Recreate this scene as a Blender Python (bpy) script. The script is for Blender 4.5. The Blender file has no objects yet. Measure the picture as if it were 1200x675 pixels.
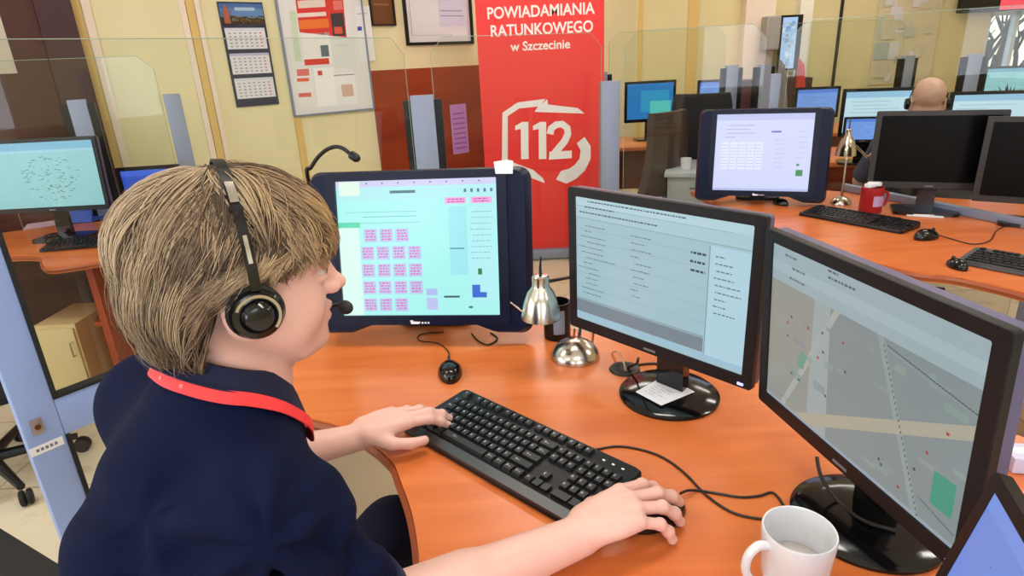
import bpy, bmesh, math, random
import numpy as np
from math import sin, cos, pi, radians, sqrt, atan2
from mathutils import Vector, Matrix
from mathutils.bvhtree import BVHTree

random.seed(7); RNG = np.random.default_rng(11)
S = bpy.context.scene
C = S.collection
S.view_settings.view_transform = 'Standard'
S.view_settings.look = 'None'
S.view_settings.exposure = 0.0
S.view_settings.gamma = 1.0
S.view_settings.use_curve_mapping = False

# ------------------------------------------------------------------ camera
CF, CP, CR, CH = 728.0, .350, .051, 1.44
FW = np.array([0, cos(CP), -sin(CP)]); RT = np.array([1., 0, 0]); DN = np.cross(FW, RT)
RT2 = cos(CR)*RT + sin(CR)*DN; DN2 = -sin(CR)*RT + cos(CR)*DN
CAM = np.array([0, 0, CH])
cd = bpy.data.cameras.new('camera'); cam = bpy.data.objects.new('camera', cd); C.objects.link(cam)
cd.sensor_width = 36; cd.lens = 36*CF/1200; cd.clip_start = .02; cd.clip_end = 60
cam.matrix_world = Matrix(((RT2[0], -DN2[0], -FW[0], 0), (RT2[1], -DN2[1], -FW[1], 0), (RT2[2], -DN2[2], -FW[2], CH), (0, 0, 0, 1)))
S.camera = cam
def ray(x, y): return FW*CF + RT2*(x-600) + DN2*(y-337.5)
def onz(x, y, z): d = ray(x, y); return CAM + d*(z-CH)/d[2]
def dep(x, y, D): return CAM + ray(x, y)/CF*D
def onpl(x, y, P, n): d = ray(x, y); return CAM + d*(np.dot(np.array(P)-CAM, n)/np.dot(d, n))

# ------------------------------------------------------------------ materials
def lin(c):
    if isinstance(c, str): c = tuple(int(c[i:i+2], 16) for i in (0, 2, 4))
    return tuple(((v/255)/12.92 if v/255 <= .04045 else ((v/255+.055)/1.055)**2.4) for v in c) + (1,)
MATS = {}
def mat(name, col=(128,128,128), rough=.5, metal=0, spec=.5, noise=None, bump=None, coat=0, attr=False, sss=0, emit=0):
    if name in MATS: return MATS[name]
    m = bpy.data.materials.new(name); m.use_nodes = True; nt = m.node_tree; b = nt.nodes['Principled BSDF']
    b.inputs['Base Color'].default_value = lin(col); b.inputs['Roughness'].default_value = rough
    b.inputs['Metallic'].default_value = metal; b.inputs['Specular IOR Level'].default_value = spec
    b.inputs['Coat Weight'].default_value = coat
    tc = nt.nodes.new('ShaderNodeTexCoord')
    if attr:
        a = nt.nodes.new('ShaderNodeAttribute'); a.attribute_name = 'Col'
        nt.links.new(a.outputs['Color'], b.inputs['Base Color'])
        if emit:
            b.inputs['Base Color'].default_value = (0.01, .01, .01, 1); nt.links.remove(b.inputs['Base Color'].links[0])
            nt.links.new(a.outputs['Color'], b.inputs['Emission Color']); b.inputs['Emission Strength'].default_value = emit
    if noise:
        sc, amt = noise[:2]
        n = nt.nodes.new('ShaderNodeTexNoise'); n.inputs['Scale'].default_value = sc; n.inputs['Detail'].default_value = 5
        nt.links.new(tc.outputs['Object'], n.inputs['Vector'])
        mp = nt.nodes.new('ShaderNodeMapRange'); mp.inputs['To Min'].default_value = 1-amt; mp.inputs['To Max'].default_value = 1+amt
        nt.links.new(n.outputs['Fac'], mp.inputs['Value'])
        mx = nt.nodes.new('ShaderNodeMix'); mx.data_type = 'RGBA'; mx.blend_type = 'MULTIPLY'; mx.inputs['Factor'].default_value = 1
        mx.inputs['A'].default_value = lin(col)
        if attr: nt.links.new(a.outputs['Color'], mx.inputs['A'])
        nt.links.new(mp.outputs['Result'], mx.inputs['B']); nt.links.new(mx.outputs['Result'], b.inputs['Base Color'])
    if bump:
        n2 = nt.nodes.new('ShaderNodeTexNoise'); n2.inputs['Scale'].default_value = bump[0]; n2.inputs['Detail'].default_value = 3
        nt.links.new(tc.outputs['Object'], n2.inputs['Vector'])
        bp = nt.nodes.new('ShaderNodeBump'); bp.inputs['Strength'].default_value = bump[1]; bp.inputs['Distance'].default_value = bump[2] if len(bump) > 2 else .002
        nt.links.new(n2.outputs['Fac'], bp.inputs['Height']); nt.links.new(bp.outputs['Normal'], b.inputs['Normal'])
    if sss:
        b.inputs['Subsurface Weight'].default_value = sss; b.inputs['Subsurface Radius'].default_value = (.01, .004, .002)
        b.inputs['Subsurface Scale'].default_value = 1.0
    MATS[name] = m; return m
def wood_mat(name, c1, c2, rough, scale=(1.5, 12, 12)):
    m = mat(name, c1, rough, coat=0); nt = m.node_tree; b = nt.nodes['Principled BSDF']
    tc = nt.nodes.new('ShaderNodeTexCoord'); mp = nt.nodes.new('ShaderNodeMapping'); mp.inputs['Scale'].default_value = scale
    n = nt.nodes.new('ShaderNodeTexNoise'); n.inputs['Scale'].default_value = 1.6; n.inputs['Detail'].default_value = 3.5; n.inputs['Distortion'].default_value = .5
    r = nt.nodes.new('ShaderNodeValToRGB'); r.color_ramp.elements[0].position = .3; r.color_ramp.elements[1].position = .72
    r.color_ramp.elements[0].color = lin(c2); r.color_ramp.elements[1].color = lin(c1)
    nt.links.new(tc.outputs['Object'], mp.inputs['Vector']); nt.links.new(mp.outputs['Vector'], n.inputs['Vector'])
    nt.links.new(n.outputs['Fac'], r.inputs['Fac']); nt.links.new(r.outputs['Color'], b.inputs['Base Color'])
    return m
def glass_mat(name, tint, gloss=.12):
    m = bpy.data.materials.new(name); m.use_nodes = True; nt = m.node_tree
    nt.nodes.remove(nt.nodes['Principled BSDF']); out = nt.nodes['Material Output']
    t = nt.nodes.new('ShaderNodeBsdfTransparent'); t.inputs['Color'].default_value = lin(tint)
    g = nt.nodes.new('ShaderNodeBsdfGlossy'); g.inputs['Roughness'].default_value = 0
    fr = nt.nodes.new('ShaderNodeFresnel'); fr.inputs['IOR'].default_value = 1.45
    mx = nt.nodes.new('ShaderNodeMixShader')
    ge = nt.nodes.new('ShaderNodeNewGeometry'); mu = nt.nodes.new('ShaderNodeMath'); mu.operation = 'SUBTRACT'; mu.inputs[0].default_value = 1; nt.links.new(ge.outputs['Backfacing'], mu.inputs[1])
    mm = nt.nodes.new('ShaderNodeMath'); mm.operation = 'MULTIPLY'; nt.links.new(fr.outputs['Fac'], mm.inputs[0]); nt.links.new(mu.outputs[0], mm.inputs[1])
    nt.links.new(mm.outputs[0], mx.inputs['Fac']); nt.links.new(t.outputs[0], mx.inputs[1]); nt.links.new(g.outputs[0], mx.inputs[2])
    nt.links.new(mx.outputs[0], out.inputs['Surface']); MATS[name] = m; return m
def emit_mat(name, col, s):
    m = bpy.data.materials.new(name); m.use_nodes = True; b = m.node_tree.nodes['Principled BSDF']
    b.inputs['Emission Color'].default_value = lin(col); b.inputs['Emission Strength'].default_value = s; MATS[name] = m; return m

DESK = wood_mat('cherry_veneer', (220,124,66), (203,105,50), .28)
DESKEDGE = mat('cherry_edge', (150,70,30), .45)
PANELW = wood_mat('cherry_panel', (172,74,36), (148,58,26), .45)
BROWNCLAD = wood_mat('red_brown_cladding', (158,62,30), (136,48,22), .4, (1, 1, 4))
DOORW = wood_mat('dark_door_wood', (84,36,26), (66,27,22), .5, (3, 3, .6))
BLACKP = mat('black_plastic', (12,12,15), .4, spec=.35)
BLACKG = mat('black_gloss_plastic', (10,10,12), .12)
BEZEL = mat('charcoal_bezel', (25,25,29), .42, spec=.28)
NAVYP = mat('navy_black_casing', (6,17,48), .4, spec=.2)
SHELL = mat('violet_grey_plastic', (84,80,112), .45)
KEYM = mat('key_plastic', (24,24,27), .42)
PRINTM = mat('key_print', (190,190,190), .6)
CHROME = mat('brushed_nickel', (200,192,180), .22, 1)
DARKMET = mat('dark_metal', (60,60,64), .35, .8)
ALU = mat('blue_grey_aluminium', (146,170,224), .45, .1)
ALU2 = mat('grey_post_metal', (138,148,172), .45, .3)
RUBBER = mat('black_rubber', (20,20,20), .7)
CABLE = mat('cable_black', (26,18,18), .5)
WHITEC = mat('white_ceramic', (222,222,226), .12, coat=.3)
PAPER = mat('white_paper', (232,232,238), .8)
PAINT = mat('printed_surface', rough=.6, attr=True)
SCREEN = mat('lit_screen', (6,6,8), .28, attr=True, emit=1.0)
OFFSCR = mat('dark_screen', (5,5,7), .3, spec=.12)
FABRIC = mat('black_upholstery', (20,20,24), .85, bump=(400, .3))
SKIN = mat('skin', (224,176,162), .45, sss=.12, noise=(28, .07))
NAVY = mat('navy_polo_cotton', (10,17,46), .9, spec=.12, bump=(900, .15, .001))
TROUS = mat('dark_trouser_cloth', (20,24,44), .85, spec=.2)
RED = mat('lanyard_red', (236,52,54), .6)
GLASS = glass_mat('partition_glass', (250,252,250))
GLASSEDGE = mat('glass_edge', (150,175,160), .2)

# ------------------------------------------------------------------ object helpers
def thing(name, label, cat, loc=(0,0,0), rotz=0, group=None):
    o = bpy.data.objects.new(name, None); C.objects.link(o); o.empty_display_size = .05
    o.location = loc; o.rotation_euler = (0, 0, rotz); o['label'] = label; o['category'] = cat
    if group: o['group'] = group
    return o
def tag(o, label, cat, group=None):
    o['label'] = label; o['category'] = cat
    if group: o['group'] = group
    return o
def smooth(me, ang=40):
    me.shade_smooth()
    try: me.set_sharp_from_angle(angle=radians(ang))
    except Exception: pass
def obj(name, bm, m, parent=None, loc=None, sm=40, label=None, world=False):
    if isinstance(bm, bmesh.types.BMesh):
        bmesh.ops.recalc_face_normals(bm, faces=bm.faces)
        me = bpy.data.meshes.new(name); bm.to_mesh(me); bm.free()
    else: me = bm
    if sm: smooth(me, sm)
    if m:
        me.materials.clear(); me.materials.append(m)
    o = bpy.data.objects.new(name, me); C.objects.link(o)
    if parent:
        o.parent = parent
        if world: me.transform(Matrix.Translation(-Vector(parent.location)))
    if loc is not None: o.location = loc
    if label: o['label'] = label
    return o
def struct(name, bm, m, parent=None, **k):
    o = obj(name, bm, m, parent, **k)
    if parent is None: o['kind'] = 'structure'
    return o
def nb(): return bmesh.new()
def box(bm, c, s, rz=0, M=None, bev=0):
    T = Matrix.Translation(Vector(c)) @ Matrix.Rotation(rz, 4, 'Z') @ Matrix.Diagonal((s[0], s[1], s[2], 1))
    if M is not None: T = M @ T
    r = bmesh.ops.create_cube(bm, size=1, matrix=T)
    if bev:
        es = list({e for v in r['verts'] for e in v.link_edges})
        bmesh.ops.bevel(bm, geom=es, offset=bev, segments=2, profile=.6, affect='EDGES', clamp_overlap=True)
    return bm
def rrect(w, h, r, n=5):
    pts = []
    for cx, cy, a0 in ((w/2-r, h/2-r, 0), (-w/2+r, h/2-r, pi/2), (-w/2+r, -h/2+r, pi), (w/2-r, -h/2+r, 1.5*pi)):
        for i in range(n+1): a = a0+pi/2*i/n; pts.append((cx+r*cos(a), cy+r*sin(a)))
    return pts
def prism(bm, pts, z0, z1, M=None, cap=True):
    M = M or Matrix()
    lo = [bm.verts.new(M @ Vector((x, y, z0))) for x, y in pts]; hi = [bm.verts.new(M @ Vector((x, y, z1))) for x, y in pts]
    n = len(pts)
    for i in range(n): bm.faces.new((lo[i], lo[(i+1) % n], hi[(i+1) % n], hi[i]))
    if cap: bm.faces.new(hi); bm.faces.new(lo[::-1])
    return bm
def ringprism(bm, outer, inner, z0, z1, M=None):
    M = M or Matrix(); n = len(outer)
    V = [[bm.verts.new(M @ Vector((x, y, z))) for x, y in p] for p, z in ((outer, z0), (outer, z1), (inner, z1), (inner, z0))]
    for k in range(4):
        A, B = V[k], V[(k+1) % 4]
        for i in range(n): bm.faces.new((A[i], A[(i+1) % n], B[(i+1) % n], B[i]))
    return bm
def lathe(bm, prof, n=32, M=None, sx=1, sy=1):
    M = M or Matrix(); rings = []
    for r, z in prof:
        if r < 1e-6: rings.append([bm.verts.new(M @ Vector((0, 0, z)))])
        else: rings.append([bm.verts.new(M @ Vector((sx*r*cos(2*pi*i/n), sy*r*sin(2*pi*i/n), z))) for i in range(n)])
    for A, B in zip(rings, rings[1:]):
        if len(A) == 1 and len(B) == 1: continue
        for i in range(n):
            j = (i+1) % n
            if len(A) == 1: bm.faces.new((A[0], B[j], B[i]))
            elif len(B) == 1: bm.faces.new((A[i], A[j], B[0]))
            else: bm.faces.new((A[i], A[j], B[j], B[i]))
    return bm
def catmull(P, k=6):
    P = [Vector(p) for p in P]; out = []
    for i in range(len(P)-1):
        p0 = P[max(i-1, 0)]; p1 = P[i]; p2 = P[i+1]; p3 = P[min(i+2, len(P)-1)]
        for j in range(k):
            t = j/k
            out.append(.5*((2*p1)+(p2-p0)*t+(2*p0-5*p1+4*p2-p3)*t*t+(3*p1-p0-3*p2+p3)*t**3))
    out.append(P[-1]); return out
def tube(bm, pts, r, n=8, cap=True):
    P = [Vector(p) for p in pts]; R = r if isinstance(r, (list, tuple)) else [r]*len(P)
    if len(R) != len(P): R = [R[0]+(R[-1]-R[0])*i/(len(P)-1) for i in range(len(P))]
    t = (P[1]-P[0]).normalized(); nrm = t.orthogonal().normalized(); rings = []
    for i, p in enumerate(P):
        t = (P[min(i+1, len(P)-1)]-P[max(i-1, 0)]).normalized()
        nrm = (nrm-t*nrm.dot(t)).normalized(); b = t.cross(nrm)
        rings.append([bm.verts.new(p+(nrm*cos(2*pi*k/n)+b*sin(2*pi*k/n))*R[i]) for k in range(n)])
    for A, B in zip(rings, rings[1:]):
        for k in range(n): bm.faces.new((A[k], A[(k+1) % n], B[(k+1) % n], B[k]))
    if cap: bm.faces.new(rings[0][::-1]); bm.faces.new(rings[-1])
    return bm
def frame_m(o, x, y, z):
    return Matrix(((x[0], y[0], z[0], o[0]), (x[1], y[1], z[1], o[1]), (x[2], y[2], z[2], o[2]), (0, 0, 0, 1)))
def ribbon(bm, P, Nn, w, th=.0015):
    P = [Vector(p) for p in P]; rows = []
    for i, p in enumerate(P):
        t = (P[min(i+1, len(P)-1)]-P[max(i-1, 0)]).normalized(); n = Vector(Nn[i]).normalized(); s = t.cross(n).normalized()
        ww = w[i] if isinstance(w, (list, tuple)) else w
        rows.append([bm.verts.new(p+s*a*ww/2+n*b*th) for a, b in ((-1, 0), (1, 0), (1, 1), (-1, 1))])
    for A, B in zip(rows, rows[1:]):
        for k in range(4): bm.faces.new((A[k], A[(k+1) % 4], B[(k+1) % 4], B[k]))
    bm.faces.new(rows[0]); bm.faces.new(rows[-1][::-1]); return bm
def decal(name, items, m, parent, M, th=.0002):
    """flat print: list of (polygon points or (x0,y0,x1,y1), colour, level) in the plane XY of M, z towards the viewer"""
    vs, fs, cs = [], [], []
    for it in items:
        p, col = it[0], it[1]; lv = it[2] if len(it) > 2 else 1
        if len(p) == 4 and not isinstance(p[0], (tuple, list)): x0, y0, x1, y1 = p; p = [(x0, y0), (x1, y0), (x1, y1), (x0, y1)]
        b = len(vs)
        for x, y in p: vs.append(M @ Vector((x, y, lv*th)))
        fs.append(list(range(b, len(vs)))); cs.append((lin(col), len(p)))
    me = bpy.data.meshes.new(name); me.from_pydata([tuple(v) for v in vs], [], fs)
    a = me.color_attributes.new('Col', 'FLOAT_COLOR', 'POINT'); k = 0
    for c, n in cs:
        for _ in range(n): a.data[k].color = c; k += 1
    return obj(name, me, m, parent, sm=0)
def text_polys(s, size, bold=0, align='CENTER', sx=1):
    cu = bpy.data.curves.new('t', 'FONT'); cu.body = s; cu.size = size; cu.align_x = align; cu.align_y = 'CENTER'; cu.offset = bold
    cu.resolution_u = 4
    o = bpy.data.objects.new('t', cu); C.objects.link(o)
    me = bpy.data.meshes.new_from_object(o); P = [[(me.vertices[i].co.x*sx, me.vertices[i].co.y) for i in f.vertices] for f in me.polygons]
    bpy.data.objects.remove(o); bpy.data.curves.remove(cu); bpy.data.meshes.remove(me); return P
def tree_copy(o, loc, rz, label, parent=None, group=None):
    c = o.copy(); C.objects.link(c)
    if parent is None:
        c.location = loc; c.rotation_euler = (0, 0, rz); c['label'] = label
        if group: c['group'] = group
    else: c.parent = parent
    for ch in list(o.children): tree_copy(ch, None, 0, None, c)
    return c

# ------------------------------------------------------------------ signed distance sculpting (bodies, cloth)
class Field:
    def __init__(s, lo, hi, vs):
        s.lo = np.array(lo, float); s.vs = vs; s.n = np.ceil((np.array(hi)-s.lo)/vs).astype(int)+1
        s.d = np.full(tuple(s.n), .06, np.float32)
    def loc(s, lo, hi, m=.03):
        a = np.clip(np.floor((np.array(lo)-m-s.lo)/s.vs).astype(int), 0, s.n); b = np.clip(np.ceil((np.array(hi)+m-s.lo)/s.vs).astype(int)+1, 0, s.n)
        sl = tuple(slice(a[i], b[i]) for i in range(3))
        g = [np.arange(a[i], b[i], dtype=np.float32)*s.vs+s.lo[i] for i in range(3)]
        return sl, g[0][:, None, None], g[1][None, :, None], g[2][None, None, :]
    def comb(s, sl, q, k, sub=False):
        d = s.d[sl]
        if d.size == 0: return
        if sub: d = -d
        if k > 0:
            h = np.clip(.5+.5*(q-d)/k, 0, 1); r = q*(1-h)+d*h-k*h*(1-h)
        else: r = np.minimum(d, q)
        s.d[sl] = -r if sub else r
    def cap(s, a, b, ra, rb=None, k=.01, sub=False, flat=None):
        rb = ra if rb is None else rb; a = np.array(a, float); b = np.array(b, float)
        R = max(ra, rb); sl, X, Y, Z = s.loc(np.minimum(a, b)-R, np.maximum(a, b)+R)
        ab = b-a; L2 = max((ab**2).sum(), 1e-12); x, y, z = X-a[0], Y-a[1], Z-a[2]
        t = np.clip((x*ab[0]+y*ab[1]+z*ab[2])/L2, 0, 1)
        q = np.sqrt((x-t*ab[0])**2+(y-t*ab[1])**2+(z-t*ab[2])**2)-(ra+(rb-ra)*t)
        s.comb(sl, q, k, sub)
    def ell(s, c, r, R=None, k=.01, sub=False):
        c = np.array(c, float); r = np.array(r, float); R = np.eye(3) if R is None else np.array(R)
        e = np.sqrt(((R*r)**2).sum(1)); sl, X, Y, Z = s.loc(c-e, c+e); x, y, z = X-c[0], Y-c[1], Z-c[2]
        u = [x*R[0, i]+y*R[1, i]+z*R[2, i] for i in range(3)]
        k0 = np.sqrt(sum((u[i]/r[i])**2 for i in range(3))); k1 = np.sqrt(sum((u[i]/r[i]**2)**2 for i in range(3)))
        s.comb(sl, k0*(k0-1)/np.maximum(k1, 1e-6), k, sub)
    def cut(s, p, n, lo, hi, k=.003):   # remove the side n points to, inside a box
        p = np.array(p); n = np.array(n)/np.linalg.norm(n); sl, X, Y, Z = s.loc(lo, hi, 0)
        q = -((X-p[0])*n[0]+(Y-p[1])*n[1]+(Z-p[2])*n[2]); s.comb(sl, q, k, True)
    def mesh(s):
        d = s.d.copy(); d[0] = d[-1] = .05; d[:, 0] = d[:, -1] = .05; d[:, :, 0] = d[:, :, -1] = .05
        ins = d < 0; nx, ny, nz = d.shape
        cor = [(i, j, k) for i in (0, 1) for j in (0, 1) for k in (0, 1)]
        def sh(a, o): return a[o[0]:nx-1+o[0], o[1]:ny-1+o[1], o[2]:nz-1+o[2]]
        cnt = np.zeros((nx-1, ny-1, nz-1), np.uint8)
        for o in cor: cnt += sh(ins, o)
        ids = np.argwhere((cnt > 0) & (cnt < 8)); N = len(ids)
        idx = np.full(cnt.shape, -1, np.int64); idx[tuple(ids.T)] = np.arange(N)
        V = {o: d[ids[:, 0]+o[0], ids[:, 1]+o[1], ids[:, 2]+o[2]] for o in cor}
        acc = np.zeros((N, 3)); w = np.zeros(N)
        for a in cor:
            for ax in range(3):
                if a[ax] == 0:
                    b = list(a); b[ax] = 1; b = tuple(b); va, vb = V[a], V[b]; m = (va < 0) != (vb < 0)
                    t = np.where(m, va/np.where(m, va-vb, 1), 0); P = np.tile(np.array(a, float), (N, 1)); P[:, ax] += t
                    acc += P*m[:, None]; w += m
        verts = (ids+acc/w[:, None])*s.vs+s.lo
        F = []
        for ax in range(3):
            o = [0, 0, 0]; o[ax] = 1
            A = ins[:nx-o[0], :ny-o[1], :nz-o[2]]; B = ins[o[0]:, o[1]:, o[2]:]
            e = np.argwhere(A != B); u, v = [(1, 2), (2, 0), (0, 1)][ax]
            q = []
            for du, dv in ((0, 0), (-1, 0), (-1, -1), (0, -1)):
                c = e.copy(); c[:, u] += du; c[:, v] += dv; q.append(idx[c[:, 0], c[:, 1], c[:, 2]])
            q = np.stack(q, 1); fl = A[e[:, 0], e[:, 1], e[:, 2]]; q[~fl] = q[~fl][:, ::-1]; F.append(q)
        F = np.concatenate(F)
        me = bpy.data.meshes.new('m'); me.vertices.add(N); me.vertices.foreach_set('co', verts.ravel())
        me.loops.add(F.size); me.loops.foreach_set('vertex_index', F.ravel().astype(np.int32))
        me.polygons.add(len(F)); me.polygons.foreach_set('loop_start', np.arange(0, F.size, 4, dtype=np.int32))
        me.update(calc_edges=True); me.validate(); me.shade_smooth(); return me
def bvh_of(me):
    return BVHTree.FromPolygons([v.co.copy() for v in me.vertices], [tuple(p.vertices) for p in me.polygons])
#@@PART2
# ------------------------------------------------------------------ the room
W0 = dep(290, 86, 4.1); WD = np.array([.763, .647, 0.]); WD /= np.linalg.norm(WD); WN = np.array([-WD[1], WD[0], 0])
def wl(px, py): p = onpl(px, py, W0, WN); return float(np.dot(p-W0, WD)), float(p[2])      # wall coordinates (s, z)
def wpt(s, z, out=0): return Vector(W0)*1 + Vector(WD)*s - Vector(WN)*out + Vector((0, 0, z-W0[2]))
YB = 7.0; XR = 5.8; XL = -4.2; YN = -2.6; HC = 2.95
sc_ = (YB-W0[1])/WD[1]                       # corner with the back wall
WM = frame_m((W0[0], W0[1], 0), WD, (0, 0, 1), -WN)      # x along the wall, y up, z into the room
def wbox(bm, s0, s1, z0, z1, o0, o1): box(bm, ((s0+s1)/2, (z0+z1)/2, (o0+o1)/2), (s1-s0, z1-z0, abs(o1-o0)), M=WM); return bm
WALL = mat('wall_yellow_paint', (236,226,184), .75, noise=(2, .03))
s_near = (XL-W0[0])/WD[0]
struct('wall_left', wbox(nb(), s_near-.1, sc_+.1, 0, HC, -.12, 0), WALL)
cornerX = W0[0]+WD[0]*sc_
# back wall with a window opening
wx0, wx1, wz0, wz1 = 5.15, 5.78, .95, 1.68
bm = nb()
box(bm, ((cornerX-.1+wx0)/2, YB+.06, HC/2), (wx0-cornerX+.1, .12, HC)); box(bm, ((wx0+XR)/2, YB+.06, wz0/2), (XR-wx0, .12, wz0))
box(bm, ((wx0+XR)/2, YB+.06, (wz1+HC)/2), (XR-wx0, .12, HC-wz1)); box(bm, ((wx1+XR)/2+.05, YB+.06, (wz0+wz1)/2), (XR-wx1+.1, .12, wz1-wz0))
struct('wall_back', bm, mat('wall_ochre_paint', (228,214,164), .75, noise=(2, .03)))
struct('wall_right', box(nb(), (XR+.06, (YN+YB)/2, HC/2), (.12, YB-YN, HC)), WALL)
struct('wall_near', box(nb(), ((XL+XR)/2, YN-.06, HC/2), (XR-XL, .12, HC)), WALL)
yl = W0[1]+WD[1]*s_near
struct('wall_side', box(nb(), (XL-.06, (YN+yl)/2, HC/2), (.12, yl-YN+.3, HC)), WALL)
struct('ceiling', box(nb(), ((XL+XR)/2, (YN+YB)/2, HC+.05), (XR-XL+.3, YB-YN+.3, .1)), mat('ceiling_white', (235,235,232), .8))
FLM = mat('floor_vinyl', (218,204,176), .4); nt = FLM.node_tree; b_ = nt.nodes['Principled BSDF']
tc = nt.nodes.new('ShaderNodeTexCoord'); br = nt.nodes.new('ShaderNodeTexBrick'); br.inputs['Scale'].default_value = 1; br.offset = 0
for k_, v_ in (('Brick Width', .5), ('Row Height', .5), ('Mortar Size', .004)): br.inputs[k_].default_value = v_
br.inputs['Color1'].default_value = lin((222,208,180)); br.inputs['Color2'].default_value = lin((214,200,172)); br.inputs['Mortar'].default_value = lin((176,158,130))
n_ = nt.nodes.new('ShaderNodeTexNoise'); n_.inputs['Scale'].default_value = 9; n_.inputs['Detail'].default_value = 8
r_ = nt.nodes.new('ShaderNodeValToRGB'); r_.color_ramp.elements[0].position = .33; r_.color_ramp.elements[0].color = lin((196,172,140)); r_.color_ramp.elements[1].position = .45; r_.color_ramp.elements[1].color = (1, 1, 1, 1)
mx = nt.nodes.new('ShaderNodeMix'); mx.data_type = 'RGBA'; mx.blend_type = 'MULTIPLY'; mx.inputs['Factor'].default_value = .4
nt.links.new(tc.outputs['Object'], br.inputs['Vector']); nt.links.new(tc.outputs['Object'], n_.inputs['Vector']); nt.links.new(n_.outputs['Fac'], r_.inputs['Fac'])
nt.links.new(br.outputs['Color'], mx.inputs['A']); nt.links.new(r_.outputs['Color'], mx.inputs['B']); nt.links.new(mx.outputs['Result'], b_.inputs['Base Color'])
struct('floor', box(nb(), ((XL+XR)/2, (YN+YB)/2, -.05), (XR-XL+.3, YB-YN+.3, .1)), FLM)
# wall trims (vertical battens), cladding, door
TRW = mat('batten_pinkish_white', (244,226,210), .6); TRT = mat('batten_tan', (226,192,120), .6); n = 0
for pxa, pxb, m_ in ((82, 99, TRT), (101, 111, TRW), (214, 221, TRW), (222, 231, TRT), (232, 238, TRW), (338, 343, TRT)):
    n += 1; s0, _ = wl(pxa, 30); s1, _ = wl(pxb, 30)
    if pxa == 338: s0, _ = wl(346, 150); s1, _ = wl(354, 150)
    struct('trim_%d' % n, wbox(nb(), s0, s1, 0, HC, 0, .012), m_)
s0 = wl(434, 90)[0]; zc = wl(434, 83)[1]
struct('trim_%d' % (n+1), wbox(nb(), s0, wl(610, 60)[0], 0, zc, 0, .02), BROWNCLAD)
s1 = wl(80, 0)[0]; s0 = wl(36, 0)[0]; sl = s1-1.15
dr = struct('door_1', wbox(nb(), sl, s0, 0, 2.1, 0, .03), DOORW)
bm = nb(); wbox(bm, s0, s1, 0, 2.25, 0, .06); wbox(bm, sl-.1, sl, 0, 2.25, 0, .06); wbox(bm, sl-.1, s1, 2.1, 2.25, 0, .06)
obj('door_frame', bm, mat('maroon_frame', (66,30,38), .5), dr)
bm = nb(); tube(bm, [WM @ Vector((sl+.08, 1.02, .03)), WM @ Vector((sl+.08, 1.02, .08)), WM @ Vector((sl+.2, 1.02, .08))], .01); obj('door_handle', bm, CHROME, dr)
a0, z0 = wl(20, 86); tag(obj('notice_sheet', wbox(nb(), a0-.25, a0, z0, z0+.33, .031, .034), mat('pale_notice', (200,190,176), .7)), 'pale plain sheet on the dark wooden door', 'notice')
# back wall columns and battens
n = 10
for pxa, pxb, m_, dpt in ((868, 902, mat('column_pinkish', (240,222,204), .6), .12), (931, 946, mat('column_white', (246,240,226), .6), .1), (748, 753, TRT, .012), (806, 818, TRT, .012), (982, 985, DARKMET, .02)):
    n += 1; x0 = onpl(pxa, 30, (0, YB, 0), (0, 1, 0))[0]; x1 = onpl(pxb, 30, (0, YB, 0), (0, 1, 0))[0]
    struct('trim_%d' % n, box(nb(), ((x0+x1)/2, YB-dpt/2, HC/2), (x1-x0, dpt, HC)), m_)
w = struct('window_1', box(nb(), ((wx0+wx1)/2, YB+.07, (wz0+wz1)/2), (wx1-wx0, .006, wz1-wz0)), GLASS)
bm = nb()
for x in (wx0+.02, wx1-.02, (wx0+wx1)/2): box(bm, (x, YB+.06, (wz0+wz1)/2), (.04, .07, wz1-wz0))
for z in (wz0+.02, wz1-.02): box(bm, ((wx0+wx1)/2, YB+.06, z), (wx1-wx0, .07, .04))
obj('window_frame', bm, mat('window_white', (225,228,232), .5), w)
bm = nb(); random.seed(3)
def branch(p, d, L, r, lv):
    q = p+d*L; m_ = (p+q)/2+Vector((random.uniform(-.05, .05), 0, random.uniform(-.03, .03)))*L
    tube(bm, [p, m_, q], [r, r*.85, r*.7], 5)
    if lv:
        for _ in range(3):
            dd = (d+Vector((random.uniform(-.8, .8), random.uniform(-.4, .4), random.uniform(-.3, .6)))).normalized(); branch(p+d*L*random.uniform(.5, 1), dd, L*.62, r*.6, lv-1)
branch(Vector((6.6, 8.6, -.3)), Vector((-.12, 0, 1)).normalized(), 1.3, .09, 4); branch(Vector((6.9, 9.2, -.3)), Vector((.05, 0, 1)), 1.5, .08, 3)
tag(obj('bare_tree', bm, mat('bark', (96,84,76), .9)), 'bare leafless tree outside the window of the far wall', 'tree')
# ------------------------------------------------------------------ wall things on the left wall
def wall_rect(pxs):   # pixel corners TL TR BR BL -> s0,s1,z0,z1
    q = [wl(*p) for p in pxs]; return (q[0][0]+q[3][0])/2, (q[1][0]+q[2][0])/2, (q[2][1]+q[3][1])/2, (q[0][1]+q[1][1])/2
def WMo(s, z, out): return WM @ Matrix.Translation((s, z, out))
s0, s1, z0, z1 = wall_rect([(256, 3), (308, 2), (325, 122), (275, 126)]); w_, h_ = s1-s0, z1-z0
cal = thing('wall_calendar', 'narrow three-month wall calendar with an autumn town photo, on yellow wall', 'calendar', wpt((s0+s1)/2, z0, .004))
bm = nb(); box(bm, ((s0+s1)/2, (z0+z1)/2, .006), (w_, h_, .008), M=WM); obj('backing_board', bm, mat('calendar_navy', (42,48,72), .6), cal, world=True)
L = WMo(s0, z0, .0105)
ph = [((.02*w_, .79*h_, .98*w_, .985*h_), (96,140,196)), ((.02*w_, .79*h_, .98*w_, .86*h_), (74,52,30), 2)]
rq = random.Random(8)
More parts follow.
